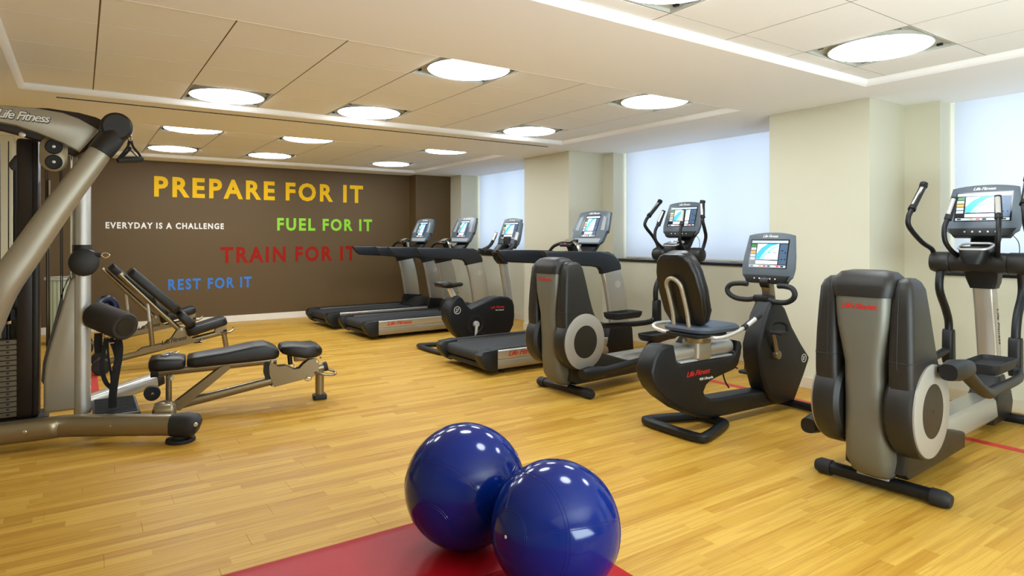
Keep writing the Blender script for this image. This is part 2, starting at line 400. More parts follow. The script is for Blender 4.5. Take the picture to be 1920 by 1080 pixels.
for k, (a, b) in enumerate(piers): struct(put('wall_pier', B1(((5.2+XW)/2, (a+b)/2, ZS/2), (XW-5.2-.001, b-a, ZS-.002)), 'cream', ang=0))
for k, (a, b) in enumerate(wins, 1):
    wn = struct(bpy.data.objects.new('window_%d' % k, None)); C.objects.link(wn); wn.location = (XW, a, 0)
    def rel(bm): bmesh.ops.translate(bm, vec=(-XW, -a, 0), verts=bm.verts); return bm
    f = nb(); zt = 2.55
    for yy in (a+.03, a+(b-a)*.36, a+(b-a)*.70, b-.03): box(f, (6.22, yy, (SILL+zt)/2), (.06, .06, zt-SILL))
    for zz in (SILL+.03, zt-.03): box(f, (6.22, (a+b)/2, zz), (.058, b-a, .06))
    put('window_frame', rel(f), 'frame', wn, ang=0)
    put('pane', rel(B1((6.225, (a+b)/2, (SILL+zt)/2), (.008, b-a-.02, zt-SILL-.02))), 'glass', wn, ang=0)
    put('window_sill', rel(B1((6.02, (a+b)/2, SILL-.014), (.52, b-a+.02, .032), bev=.003)), 'sill', wn)
    put('roller_shade', rel(B1((SH, (a+b)/2, (SILL+.03+2.62)/2), (.002, b-a-.05, 2.62-SILL-.03))), 'shade', wn, ang=0)
    put('hem_bar', rel(B1((SH, (a+b)/2, SILL+.02), (.014, b-a-.05, .024), bev=.004)), 'basew', wn)
# baseboards
def bb(name, x0, x1, y0, y1, m='base', h=.1): struct(put(name, B1(((x0+x1)/2, (y0+y1)/2, h/2), (abs(x1-x0), abs(y1-y0), h), bev=.003), m, ang=0))
bb('baseboard_back', -.62, 4.92, YF-.014, YF, 'basew')
bb('baseboard_column', 4.906, 4.92, 10.29, YF-.014, 'basew'); bb('baseboard_column_front', 4.906, 5.62, 10.276, 10.29, 'basew')
prev = 9.9
for (a, b) in piers:
    bb('baseboard_right', XW-.012, XW, b, prev); bb('baseboard_pier_far', 5.2, XW-.012, b, b+.012)
    bb('baseboard_pier', 5.188, 5.2, a-.012, b+.012); bb('baseboard_pier_near', 5.2, XW-.012, a-.012, a); prev = a
bb('baseboard_left', -.62, -.606, 8.8, YF-.014, 'basew')
# red strips laid in the floor
def strip(label, x0, x1, y0, y1):
    tag(put('floor_strip', B1(((x0+x1)/2, (y0+y1)/2, .0015), (x1-x0, y1-y0, .003)), 'tape', ang=0), label, 'floor tape', 'red strips on the floor')
strip('red strip on the wood floor running under the exercise machines by the windows', 4.72, 4.79, .3, 10.2)
strip('wide red strip on the wood floor beside the cable machine column', -.02, .13, 5.75, 7.6)

# ---------------------------------------------------------------- words on the brown wall
def words(s, x0, x1, z0, z1, m, label, bold=.034, sp=1.26):
    t = thing('wall_lettering', label, 'lettering', (x0, YF-.001, z0), 0, 'coloured words on the brown wall')
    parts = s.split(' '); ref = nb(); text(ref, s, None, z1-z0, Matrix(), bold=bold, spacing=sp, x='l'); full = max(v.co.x for v in ref.verts); ref.free()
    # one word at a time, set where it falls in the whole line
    pos = 0
    for i, wd in enumerate(parts):
        a = nb(); pre = ' '.join(parts[:i+1]); text(a, pre, None, z1-z0, Matrix(), bold=bold, spacing=sp, x='l'); e = max(v.co.x for v in a.verts); a.free()
        a = nb(); text(a, wd, None, z1-z0, Matrix(), bold=bold, spacing=sp, x='l'); wl = max(v.co.x for v in a.verts); a.free()
        k = (x1-x0)/full
        b = nb(); text(b, wd, wl*k, z1-z0, frame(((e-wl)*k, 0, 0), (1, 0, 0), (0, 0, 1)), bold=bold, spacing=sp, x='l', ext=.0015)
        put('word', b, m, t, ang=0)
words('PREPARE FOR IT', .882, 4.043, 1.90, 2.20, 'yel', 'large yellow wall words PREPARE FOR IT')
words('EVERYDAY IS A CHALLENGE', .288, 1.818, 1.432, 1.522, 'wh', 'small white wall words EVERYDAY IS A CHALLENGE')
words('FUEL FOR IT', 2.608, 4.208, 1.415, 1.62, 'grn', 'lime green wall words FUEL FOR IT')
words('TRAIN FOR IT', 1.77, 3.915, .91, 1.161, 'brick', 'dark red wall words TRAIN FOR IT')
words('REST FOR IT', 1.062, 2.22, .527, .694, 'blu', 'small blue wall words REST FOR IT')

# ---------------------------------------------------------------- shared machine pieces
def logo(parent, o, right, up, w, h, m='red', s='Life Fitness', name='lettering'):
    b = text(nb(), s.replace(' ', '') if 0 else s, w, h, frame(o, right, up), bold=.012, shear=.35, ext=.0006, spacing=.86)
    return put(name, b, m, parent, ang=0)
def badge(parent, o, right, up, r, m='wh'):
    M = frame(o, right, up); b = nb()
    lathe(b, [(r, .0), (r, .0012), (r*.88, .0012), (r*.88, 0), (r, 0)], n=28, M=M)
    text(b, 'LF', r*.95, r*.95, M @ Matrix.Translation((0, 0, .0008)), bold=.006, shear=.3, ext=.0006); return put('badge', b, m, parent, ang=0)

def screen(parent, M, w, h):
    # flat screen print built as thin raised quads, viewer's right = +x of M
    b = nb()
    def q(x0, x1, y0, y1, z, mi): box(b, ((x0+x1)/2*w, (y0+y1)/2*h, z), ((x1-x0)*w, (y1-y0)*h, .0008), M=M, mi=mi)
    q(-.5, .5, -.5, .5, .0006, 0); q(-.47, .47, .37, .46, .0012, 2); q(-.31, .25, -.20, .34, .0012, 1); q(.28, .47, -.36, .34, .0012, 6)
    for i, mi in enumerate((7, 2, 5, 2, 2)): q(-.47, -.34, .24-i*.115, .33-i*.115, .0012, mi)
    q(-.31, .25, -.36, -.24, .0012, 1); q(-.47, .47, -.47, -.39, .0012, 2)
    for i, mi in enumerate((0, 1, 5, 4, 0, 1, 4, 0)): q(-.44+i*.112, -.37+i*.112, -.455, -.405, .0018, mi)
    for x, y in ((.33, .1), (.41, .02), (.33, -.2), (.41, -.2)): q(x, x+.035, y, y+.035, .0018, 0)
    for (p, mi, z) in (([(-.31, -.18), (-.31, .0), (-.2, .2), (-.05, .34), (.22, .34), (.05, .26), (-.08, .1), (-.18, -.1), (-.22, -.2), (-.29, -.2)], 3, .0016),
                       ([(-.22, -.2), (-.15, -.02), (-.02, .14), (.12, .25), (.25, .30), (.25, .24), (.1, .14), (-.03, 0), (-.12, -.2)], 8, .0018)):
        prism(b, [(x*w, y*h) for x, y in p], 0, z+.0004, 'xy', M=M, mi=mi)
    text(b, 'ARE YOU READY?', w*.24, h*.06, M @ Matrix.Translation((.11*w, .04*h, .0022)), bold=.01, shear=.3, ext=.0003, mi=6)
    return put('screen', b, ['s_dark', 's_white', 's_grey', 's_blue', 's_red', 's_or', 's_navy', 's_grn', 's_lt'], parent, ang=0)

def console(root, c, tilt, w, h, kind='wide'):
    t = math.radians(tilt); M = frame(c, (0, -1, 0), (math.sin(t), 0, math.cos(t)))
    top = [(w*.43*math.sin(a)/math.sin(.9), h*.5-(1-math.cos(a))*h*.16) for a in [(-.9+.2*i) for i in range(10)]]
    if kind == 'tread': side = [(.5, -.05), (.505, -.11), (.46, -.15), (.43, -.42), (.37, -.5)]
    else: side = [(.485, .0), (.5, -.25), (.47, -.43), (.40, -.5)]
    pts = [(w*x, h*y) for x, y in side]
    out = top+pts+[(-x, y) for x, y in pts[::-1]]
    cs = put('console', prism(P1(out, -.035, 0, 'xy', bev=.008, M=M), [(x*.86, y*.86-.01) for x, y in out], -.075, -.03, 'xy', bev=.014, M=M), 'console', root)
    if kind == 'tread':
        screen(cs, M @ Matrix.Translation((0, h*.02, .001)), w*.40, h*.66)
        for s in (-1, 1):
            put('speaker_panel', prism(nb(), [(s*w*a, h*b_) for a, b_ in ((.28, .33), (.37, .28), (.41, -.1), (.31, -.1))], -.001, .003, 'xy', M=M), 'speaker', cs, ang=0)
        put('lower_panel', P1([(-w*.34, -h*.46), (w*.34, -h*.46), (w*.38, -h*.34), (-w*.38, -h*.34)], -.002, .0015, 'xy', M=M), 'speaker', cs, ang=0)
    else:
        screen(cs, M @ Matrix.Translation((0, h*.045, .001)), w*.74, h*.60)
        lb = P1([(-w*.36, -h*.56), (w*.36, -h*.56), (w*.44, -h*.40), (-w*.44, -h*.40)], -.05, .010, 'xy', bev=.006, M=M)
        put('button_bar', lb, 'black', cs)
        bt = nb()
        for i in range(-2, 3): lathe(bt, [(0, .0125), (.006, .0125), (.006, .009)], n=8, M=M @ Matrix.Translation((i*w*.1, -h*.475, 0)))
        o = put('buttons', bt, 'clear', cs, ang=0); o['kind'] = 'stuff'
    put('logo', text(nb(), 'Life Fitness', w*.3, h*.06, M @ Matrix.Translation((0, h*.415, .001)), bold=.012, shear=.35, ext=.0006, spacing=.86), 'wh', cs, ang=0)
    return cs

# ---------------------------------------------------------------- treadmill
def make_treadmill(label, loc, rz):
    t = thing('treadmill', label, 'treadmill', loc, rz, 'treadmills in a row')
    for s in (-1, 1):
        y = s*.405
        rail = P1([(s*.352, .238), (s*.432, .236), (s*.440, .226), (s*.440, .168), (s*.436, .150), (s*.352, .150)][::s], 0, 1.46, 'yz')
        sr = put('side_rail', rail, 'alu', t)
        put('lower_rail', P1([(s*.352, .146), (s*.434, .146), (s*.442, .125), (s*.440, .085), (s*.424, .055), (s*.352, .052)][::s], 0, 1.62, 'yz'), 'silver', t)
        put('foot_rail', B1((.68, s*.378, .2405), (1.5, .085, .008), bev=.003), 'black', t)
        cap = nb(); prof = [(-.16, .235), (-.02, .245), (.004, .245), (.004, .045), (-.07, .035), (-.13, .07), (-.185, .15), (-.19, .2)]
        prism(cap, prof, s*.325, s*.446, bev=.012); put('rear_cap', cap, 'black', t)
    # belt with the rear roller turn
    bp = [(-.10, .218), (1.55, .222), (1.55, .19), (-.10, .10)]
    b = nb(); pr = [(1.5, .222)]+[(-.09+.045*math.cos(a), .165+.055*math.sin(a)) for a in [PI/2+i*PI/8 for i in range(9)]]+[(1.5, .10)]
    prism(b, pr, -.325, .325); put('running_belt', b, 'belt', t)
    put('rear_guard', B1((-.085, 0, .085), (.07, .66, .05), bev=.015), 'black', t)
    ft = nb(); 
    for x in (.12, 1.5):
        for s in (-1, 1): put('levelling_foot', L1([(.028, 0), (.028, .012), (.012, .018), (.012, .07)], n=12, M=Matrix.Translation((x, s*.33, 0))), 'rubber', t)
    hood = [[(x, y, z) for y, z in rr(-hw, hw, .035, zt, .05)] for x, hw, zt in ((1.30, .30, .235), (1.36, .33, .25), (1.5, .345, .30), (1.62, .345, .335), (1.74, .34, .325), (1.84, .31, .25), (1.87, .28, .16))]
    ft.free(); put('motor_cover', G1(hood), 'black', t)
    for s in (-1, 1):
        put('upright_base', P1([(1.40, .15), (1.44, .33), (1.47, .37), (1.755, .345), (1.78, .30), (1.80, .05), (1.44, .05)], s*.36, s*.448, bev=.012), 'black', t)
        out = [(1.476, .345), (1.745, .325), (1.72, .50), (1.685, .70), (1.645, .86), (1.605, .965), (1.345, .93), (1.385, .80), (1.425, .62), (1.455, .46)]
        u = put('upright', P1(out, s*.385, s*.445, bev=.016, seg=3), 'alu', t)
        badge(u, (1.555, -.4455 if s < 0 else .4455, .80), (1, 0, 0) if s < 0 else (-1, 0, 0), (0, 0, 1), .034)
        hr = [(.545, 1.168), (.60, 1.085), (.66, 1.035), (.74, 1.025), (1.20, 1.0), (1.29, .985), (1.325, .955), (1.338, .915), (1.61, .955), (1.605, 1.01), (1.575, 1.06), (1.52, 1.105), (1.44, 1.135), (1.30, 1.155), (1.0, 1.163)]
        put('handrail', P1(hr[::-1], s*.375, s*.452, bev=.018, seg=3), 'navy', t)
    # dashboard between the handrails
    rings = [[(x, y, z) for y, z in rr(-.38, .38, z0, z1, .03)] for x, z0, z1 in ((1.14, 1.06, 1.10), (1.2, 1.02, 1.125), (1.36, 1.0, 1.14), (1.5, 1.0, 1.15), (1.58, 1.03, 1.12))]
    d = put('dashboard', G1(rings), 'black', t)
    for s in (-1, 1): put('cup_holder', L1([(.048, 0), (.052, .006), (.044, .008), (.04, -.02), (0, -.02)], n=20, M=Matrix.Translation((1.34, s*.27, 1.141))), 'cup', d)
    neck = [[(x, y, z) for y, z in rr(-w_, w_, z-.03, z+.03, .02)] for x, w_, z in ((1.44, .16, 1.12), (1.53, .14, 1.18), (1.60, .15, 1.28), (1.66, .19, 1.40))]
    put('console_neck', G1([[(x+(zz-z)*-.1, y, zz) for (x, y, zz) in r] for r, z in zip(neck, (1.12, 1.18, 1.28, 1.40))]), 'black', t)
    console(t, (1.56, 0, 1.425), 22, .60, .41, 'tread')
    # control pod on its arched grip bars
    pod = put('control_pod', G1([[(x, y, z) for x, z in rr(1.17, 1.31, zz, zz+.001, .0005)] for y, zz in ((0, 0),)] if 0 else [[(x, y, z+.45*(x-1.24)) for x, z in rr(1.18-e, 1.30+e, 1.225-e, 1.262+e, .012)] for y, e in ((-.098, -.008), (-.09, .0), (.09, .0), (.098, -.008))]), 'black', t)
    put('keypad', B1((0, 0, 0), (.13, .085, .003), bev=.001, M=frame((1.236, 0, 1.274), (0, -1, 0), (1, 0, .45))), 'cup', pod)
    put('stop_button', B1((0, 0, 0), (.045, .016, .006), bev=.002, M=frame((1.184, 0, 1.236), (0, -1, 0), (1, 0, .9))), 'red', pod)
    for s in (-1, 1):
        put('grip_bar', T1([(1.24, s*.07, 1.25), (1.22, s*.14, 1.235), (1.19, s*.22, 1.20), (1.17, s*.29, 1.12)], .018, n=10, k=4), 'chrome' if s < 0 else 'black', t)
    put('pod_stem', T1([(1.25, 0, 1.24), (1.30, 0, 1.17), (1.34, 0, 1.10)], [.05, .06, .08], n=10, k=3), 'black', t)
    logo(t, (.30, -.4405, .196), (1, 0, 0), (0, 0, 1), .36, .05)
    return t
t1 = make_treadmill('farthest treadmill, against the brown wall, its long arm ending before the red word IT', (3.02, 9.27, 0), 3)
for loc, rz, lb in (((3.12, 8.10, 0), 3, 'second treadmill from the brown wall, behind the upright bike'), ((3.26, 5.49, 0), .5, 'treadmill standing behind the pewter shroud of the farther elliptical trainer')):
    c = copy_tree(t1); c.location = loc; c.rotation_euler = (0, 0, math.radians(rz)); c['label'] = lb

# ---------------------------------------------------------------- elliptical trainer
def make_elliptical(label, loc, rz, pedals, links, handles):
    t = thing('elliptical_trainer', label, 'elliptical trainer', loc, rz, 'elliptical trainers')
    rf = put('rear_foot', T1([(0, -.25, .043), (0, .25, .043)], .036, n=14, flat=.95), 'black', t)
    for s in (-1, 1): put('end_cap', T1([(0, s*.24, .04), (0, s*.30, .04), (0, s*.325, .038)], [.042, .042, .03], n=14), 'rubber', rf)
    put('bracket', B1((.02, .02, .06), (.10, .16, .035), bev=.004), 'disc', t)
    def sec(z, x0, x1, hw, r=.05): return [(x, y, z) for x, y in rr(x0, x1, -hw, hw, r, 4)]
    body = [sec(.075, -.06, .26, .07), sec(.11, -.13, .32, .095), sec(.18, -.17, .34, .106), sec(.32, -.195, .30, .101), sec(.5, -.205, .18, .094), sec(.68, -.215, .06, .094), sec(.78, -.225, .02, .108), sec(.86, -.23, .0, .122), sec(.93, -.23, -.02, .128), sec(1.01, -.23, -.03, .131)]
    put('rear_shroud', G1(body), 'shroud', t, ang=50)
    put('shroud_cap', G1([sec(1.012, -.236, .0, .138), sec(1.06, -.236, .0, .148), sec(1.10, -.225, -.01, .146), sec(1.132, -.19, -.04, .122), sec(1.141, -.15, -.07, .08)]), 'dark', t, ang=40)
    logo(t, (-.2315, .0, .965), (0, -1, 0), (0, 0, 1), .17, .028)
    put('lower_fairing', P1([(-.06, .12), (.0, .085), (.80, .085), (.80, .18), (.62, .22), (.30, .32), (-.05, .30)], -.15, .15, bev=.02), 'dark', t)
    for s in (-1, 1):
        c = 'dark'
        tw = []
        for z, x0, x1, y0, y1 in ((.50, -.20, .20, .12, .235), (.62, -.215, .16, .12, .235), (.70, -.215, .115, .12, .235), (.82, -.21, .075, .122, .232), (.95, -.20, .04, .124, .226), (1.05, -.19, .012, .126, .22), (1.085, -.175, -.008, .135, .208), (1.105, -.14, -.04, .15, .19)):
            a, b_ = sorted((s*y0, s*y1)); tw.append([(x, y, z) for x, y in rr(x0, x1, a, b_, .028, 3)])
        tb = put('side_tower', G1(tw), c, t, ang=45)
        lo, hi = sorted((s*.118, s*.2362)); sm = [(x, y, .705) for x, y in rr(-.2162, .1142, lo, hi, .028, 3)]
        put('parting_seam', T1(sm, .0016, n=6, closed=True), 'blk', tb)
        put('parting_seam', T1([(x0+(x1-x0)*0-.001, s*.165, z) for z, x0, x1 in ((.52, -.201, 0), (.70, -.2155, 0), (.82, -.21, 0), (.95, -.20, 0), (1.05, -.19, 0), (1.085, -.175, 0))], .0016, n=6), 'blk', tb)
        for x, z in ((-.2, .93), (-.212, .745)): put('screw', L1([(.005, 0), (.005, .003), (0, .003)], n=8, M=frame((x, s*.19, z), (0, -1, 0), (0, 0, 1))), 'blk', tb)
        wh = L1([(.10, .10), (.215, .105), (.238, .125), (.243, .15), (.243, .215), (.236, .232), (.22, .238), (.10, .238)], n=48, M=YAX(0, 0, .455, s)); wh = put('wheel_housing', wh, c, t)
        put('wheel_disc', L1([(.133, .236), (.133, .247), (.222, .247), (.228, .244), (.228, .236)], n=56, M=YAX(0, 0, .455, s)), 'disc', wh)
        put('hub_cover', L1([(.133, .238), (.133, .2475), (.012, .249), (.0, .249)], n=40, M=YAX(0, 0, .455, s)), 'dark', wh)
        put('pin', L1([(.008, .248), (.006, .2515), (0, .2515)], n=10, M=YAX(0, 0, .455, s)), 'blk', wh)
    rail = put('base_rail', P1([(.095, .12), (.085, .22), (.06, .248), (-.06, .248), (-.085, .22), (-.095, .12), (-.07, .09), (.07, .09)], .30, 1.60, 'yz', bev=.002), 'alu', t)
    fb = [sec(.05, 1.60, 2.02, .07, .03), sec(.16, 1.58, 2.0, .085, .03), sec(.24, 1.62, 1.96, .085, .03), sec(.31, 1.70, 1.88, .078, .03), sec(.36, 1.72, 1.86, .072, .03)]
    put('front_housing', G1(fb), 'black', t)
    ff = put('front_foot', T1([(1.98, -.30, .04), (1.98, .30, .04)], .034, n=12), 'black', t)
    for s in (-1, 1): put('end_cap', T1([(1.98, s*.28, .038), (1.98, s*.34, .036)], [.04, .036], n=12), 'rubber', ff)
    up = [[(x+dx, y, z) for dx, y in rr(-.05, .05, -.062, .062, .022)] for x, z in ((1.80, .32), (1.765, .55), (1.715, .80), (1.655, 1.04))]
    u = put('upright', G1(up), 'alu', t)
    put('upright_letters', text(nb(), 'Life Fitness', .26, .035, frame((1.745, -.0625, .70), (.2, 0, -.98), (.98, 0, .2)), bold=.012, shear=.35, ext=.0006), 'blk', u, ang=0)
    put('upright_head', G1([[(x+dx, y, z) for dx, y in rr(-.065, .065, -w_, w_, .02)] for x, z, w_ in ((1.675, .96, .07), (1.67, 1.0, .085), (1.64, 1.07, .10), (1.60, 1.10, .11))]), 'black', t)
    X, Z = 1.57, 1.135
    put('crossbar', T1([(X, -.16, Z), (X, 0, Z+.004), (X, .16, Z)], .068, n=20, k=3), 'dark', t)
    for s in (-1, 1):
        put('pivot_cap', L1([(.0685, .163), (.072, .170), (.072, .26), (.062, .282), (.03, .292), (0, .293)], n=24, M=YAX(X, 0, Z, s)), 'dark', t)
        put('pivot_screw', L1([(.007, 0), (.007, .003), (0, .003)], n=8, M=frame((X-.061, s*.12, Z), (0, -1, 0), (0, 0, 1))), 'blk', t)
    # accessory tray with a silver lip
    cu = put('cup_tray', G1([[(x+.4*(z-1.2), y, z) for x, y in rr(1.40+e, 1.56-e, -.085+e, .085-e, .045, 4)] for z, e in ((1.13, .03), (1.18, .01), (1.235, 0), (1.245, .006), (1.244, .014), (1.21, .02))]), 'black', t)
    rim = [(x+.016, y, 1.246+.25*(x-1.48)) for x, y in rr(1.40, 1.56, -.088, .088, .05, 4)]
    put('tray_rim', T1(rim, .008, n=8, closed=True), 'clear', cu); put('tray_floor', B1((1.49, 0, 1.222), (.11, .11, .006), bev=.002), 'cup', cu)
    put('console_neck', G1([[(x+dx, y, z) for dx, y in rr(-.035, .035, -w_, w_, .015)] for x, z, w_ in ((1.60, 1.14, .07), (1.665, 1.22, .075), (1.715, 1.31, .085), (1.755, 1.42, .11))]), 'black', t)
    console(t, (1.64, 0, 1.50), 17, .44, .35)
    put('headphone_cable', T1([(1.66, -.14, 1.34), (1.65, -.19, 1.28), (1.64, -.20, 1.20), (1.62, -.19, 1.15)], .0025, n=6, k=5), 'blk', t)
    for s, pts in zip((1, -1), handles[0]):
        h = put('moving_handle', T1([(x, s*y, z) for x, y, z in pts], .0165, n=12, k=5), 'black', t)
        (xa, ya, za), (xb, yb, zb) = pts[-2], pts[-1]
        put('grip', T1([(xa, s*ya, za), ((xa+xb)/2, s*(ya+yb)/2, (za+zb)/2), (xb, s*yb, zb)], .0215, n=12), 'rubber', h)
        put('grip_collar', T1([(xa-(xb-xa)*.04, s*ya, za-(zb-za)*.04), (xa+(xb-xa)*.06, s*ya, za+(zb-za)*.06)], .025, n=12), 'black', h)
        put('grip_tip', T1([(xb-(xb-xa)*.07, s*yb, zb-(zb-za)*.07), (xb+.004, s*yb, zb+.01)], .026, n=12), 'black', h)
        put('sensor_plate', T1([(xa+(xb-xa)*.15-.011, s*ya, za+(zb-za)*.15), (xa+(xb-xa)*.86-.011, s*yb, za+(zb-za)*.86)], .0145, n=10), 'clear', h)
    for s in (1, -1):
        f = [(1.56, .10, 1.17), (1.47, .125, 1.21), (1.40, .145, 1.28), (1.40, .15, 1.37), (1.44, .14, 1.44), (1.50, .12, 1.56)]
        h = put('fixed_handle', T1([(x, s*y, z) for x, y, z in f[:5]], .0155, n=12, k=5), 'black', t)
        put('grip', T1([(1.435, s*.141, 1.425), (1.50, s*.12, 1.575)], [.0235, .02], n=12), 'rubber', h)
        put('sensor_plate', T1([(1.432, s*.14, 1.46), (1.482, s*.123, 1.565)], .0155, n=10), 'clear', h)
    for s, lk, pd in zip((1, -1), links, pedals):
        put('link_arm', T1([(X, s*.225, Z-.03)]+[(x, s*.225, z) for x, z in lk], .026, n=12, k=5), 'black', t)
        (x1, z1) = lk[-1]
        put('link_joint', G1([[(x, y, z1+dz) for x, y in rr(x1-e, x1+e, s*.225-.035, s*.225+.035, .02)] for dz, e in ((.07, .028), (.05, .040), (-.14, .046), (-.17, .03))]), 'black', t)
        rx, rz_ = pd; jx, jz = x1, z1-.09
        ro = put('crank_roller', T1([(rx-.07, s*.31, rz_), (rx+.02, s*.31, rz_), (rx+.18, s*.31, rz_-.01)], [.040, .052, .044], n=16, pw=.8), 'black', t)
        put('crank_pin', T1([(rx, s*.245, rz_), (rx, s*.30, rz_)], .022, n=12), 'black', t)
        mx, mz = rx+.62, min(rz_, jz)*.55+jz*.45-.02
        if rz_ < .4:
            kx, kz = rx+.80, rz_+.03
            put('pedal_arm', T1([(rx+.12, s*.31, rz_-.01), (kx-.16, s*.31, kz-.01), (kx-.02, s*.31, kz+.0), (kx+.03, s*.28, kz+.045), (kx+.05, s*.25, kz+.10), (kx+.25, s*.23, kz+.13), (jx, s*.225, jz+.02)], [.036, .031, .03, .028, .028, .026, .026], n=12, k=4), 'black', t)
            mx, mz = kx, kz+.07
            px, pz = kx+.22, kz+.16
        else:
            put('pedal_arm', T1([(rx+.12, s*.31, rz_-.01), (mx-.15, s*.31, mz-.01), (mx+.1, s*.30, mz-.03), (jx-.14, s*.27, jz-.07), (jx-.02, s*.235, jz-.03), (jx, s*.225, jz+.03)], [.036, .031, .028, .028, .028, .026], n=12, k=4), 'black', t)
            px, pz = (rx+.12+jx)/2+.16, (mz+jz)/2+.055
        tr = nb(); a0, a1 = sorted((s*.13, s*.30))
        loft(tr, [[(x, y, z) for x, y in rr(px-.19-e, px+.19+e, a0-e, a1+e, .04, 4)] for z, e in ((pz-.03, -.01), (pz-.01, .004), (pz+.03, .01), (pz+.032, .004), (pz+.006, -.002))]); put('foot_pedal', tr, 'rubber', t)
    return t
H1 = [[(1.57, .27, 1.16), (1.56, .275, 1.22), (1.44, .30, 1.275), (1.27, .315, 1.375), (1.25, .315, 1.44), (1.285, .305, 1.50), (1.45, .29, 1.67)],
      [(1.57, .27, 1.16), (1.55, .275, 1.22), (1.43, .30, 1.28), (1.28, .315, 1.38), (1.26, .315, 1.45), (1.295, .305, 1.51), (1.45, .29, 1.67)]]
H2 = [[(1.57, .27, 1.16), (1.60, .275, 1.22), (1.56, .30, 1.31), (1.45, .315, 1.42), (1.46, .315, 1.48), (1.50, .305, 1.53), (1.66, .29, 1.68)],
      [(1.57, .27, 1.16), (1.60, .275, 1.22), (1.60, .30, 1.31), (1.56, .315, 1.38), (1.53, .315, 1.45), (1.54, .305, 1.50), (1.56, .29, 1.65)]]
make_elliptical('elliptical trainer nearest the camera, at the right edge of the photo', (3.43, 1.66, 0), 4, [(-.06, .28), (.07, .655)],
    [[(1.54, .95), (1.66, .80), (1.72, .70), (1.72, .58)], [(1.60, .95), (1.50, .82), (1.46, .72), (1.45, .60)]], [H1])
make_elliptical('farther elliptical trainer, behind the recumbent bike and in front of a treadmill', (3.38, 4.19, 0), 5, [(.02, .66), (-.04, .215)],
    [[(1.60, .95), (1.52, .82), (1.50, .72), (1.52, .60)], [(1.56, .95), (1.62, .80), (1.60, .66), (1.56, .50)]], [H2])

# ---------------------------------------------------------------- recumbent bike
t = thing('recumbent_bike', 'recumbent exercise bike between the two elliptical trainers', 'exercise bike', (3.45, 2.9, 0), 0)
loop = [(-.20, .21, .032), (-.21, .0, .032), (-.20, -.21, .032), (-.14, -.235, .032), (.14, -.14, .032), (.20, -.09, .034), (.20, .09, .034), (.14, .14, .032), (-.14, .235, .032)]
put('rear_foot', T1(loop, .036, n=12, k=4, closed=True, flat=.8, pw=.8), 'black', t)
bo = [(-.25, .602), (-.33, .61), (-.39, .59), (-.44, .53), (-.466, .455), (-.455, .40), (-.41, .33), (-.33, .26), (-.178, .165), (-.03, .10), (.117, .068), (.30, .06), (.62, .056), (.95, .055), (.95, .165), (.70, .178), (.40, .19), (.22, .195), (.117, .205), (.062, .23), (.045, .26), (.07, .30), (.12, .325), (.20, .342), (.377, .373), (.415, .40), (.445, .47), (.46, .53), (.445, .565), (.40, .575), (.39, .50), (.36, .475), (-.20, .475), (-.225, .50)]
put('body', P1(bo, -.075, .075, bev=.022, seg=3), 'black', t, ang=40)
logo(t, (-.02, -.0755, .40), (1, 0, .02), (0, 0, 1), .24, .036); put('model_name', text(nb(), '95R Lifecycle', .14, .022, frame((.06, -.0755, .35), (1, 0, 0), (0, 0, 1)), bold=.01), 'wh', t, ang=0)
for x, z in ((-.41, .43), (-.38, .33), (.40, .43), (-.30, .24)): put('screw', L1([(.007, 0), (.007, .003), (0, .003)], n=8, M=frame((x, -.0745, z), (1, 0, 0), (0, 0, 1))), 'blk', t)
put('seat_track', T1([(-.235, 0, .53), (.385, 0, .53)], .048, n=20, pw=.85), 'alu', t)
put('track_slot', B1((.09, -.02, .478), (.54, .08, .012), bev=.003), 'clear', t)
put('seat_carriage', G1([[(x, y, z) for x, y in rr(-.03-e, .13+e, -.075-e, .075+e, .03)] for z, e in ((.475, -.01), (.49, 0), (.60, 0), (.612, -.008))]), 'silver', t)
put('carriage_collar', L1([(.08, .595), (.083, .6), (.083, .640), (.078, .645), (0, .645)], n=32, M=Matrix.Translation((.03, -.03, 0))), 'champ', t)
put('seat_plate', B1((.01, -.03, .655), (.30, .27, .024), bev=.006), 'black', t)
cush = [[(x, y, z) for x, y in rr(-.12+e, .33-e*1.4, -.19+e, .19-e, .10, 4)] for z, e in ((.668, .02), (.674, .004), (.694, 0), (.712, .012), (.720, .05))]
put('seat_cushion', G1(cush), 'bluevinyl', t)
bk = []
for u_, w_ in ((0, .10), (.02, .135), (.10, .175), (.25, .185), (.38, .172), (.46, .145), (.50, .11), (.515, .07)):
    z = .70+u_*.95; x = -.06-u_*.30
    bk.append((x, z, w_))
for nm, m_, d0, d1, sc in (('backrest_shell', 'vinyl', 0, .045, 1), ('backrest_cushion', 'vinyl', .04, .10, .97)):
    put(nm, G1([[(x+dx, y, z+.3*dx) for dx, y in rr(d0, d1, -w_*sc, w_*sc, .022, 3)] for x, z, w_ in bk]), m_, t, ang=50)
def hx(z): return -.075-(z-.70)/.95*.30
hoop = [(.06, .055, .665), (-.02, .055, .655), (-.085, .052, .70), (hx(.80), .05, .80), (hx(.92), .05, .92), (hx(1.0)-.005, .045, 1.0), (hx(1.04)-.008, .0, 1.035), (hx(1.0)-.005, -.045, 1.0), (hx(.92), -.05, .92), (hx(.80), -.05, .80), (-.085, -.052, .70), (-.02, -.055, .655), (.06, -.055, .665)]
hoop = [(x-.012, y*1.25, z) for x, y, z in hoop]
hp = put('backrest_hoop', T1(hoop, .014, n=12, k=4), 'silver', t)
for z in (.78, .96):
    for s in (-1, 1): put('screw', L1([(.006, 0), (.006, .003), (0, .003)], n=8, M=frame((hx(z)-.026, s*.063, z), (0, -1, 0), (0, 0, 1))), 'cup', hp)
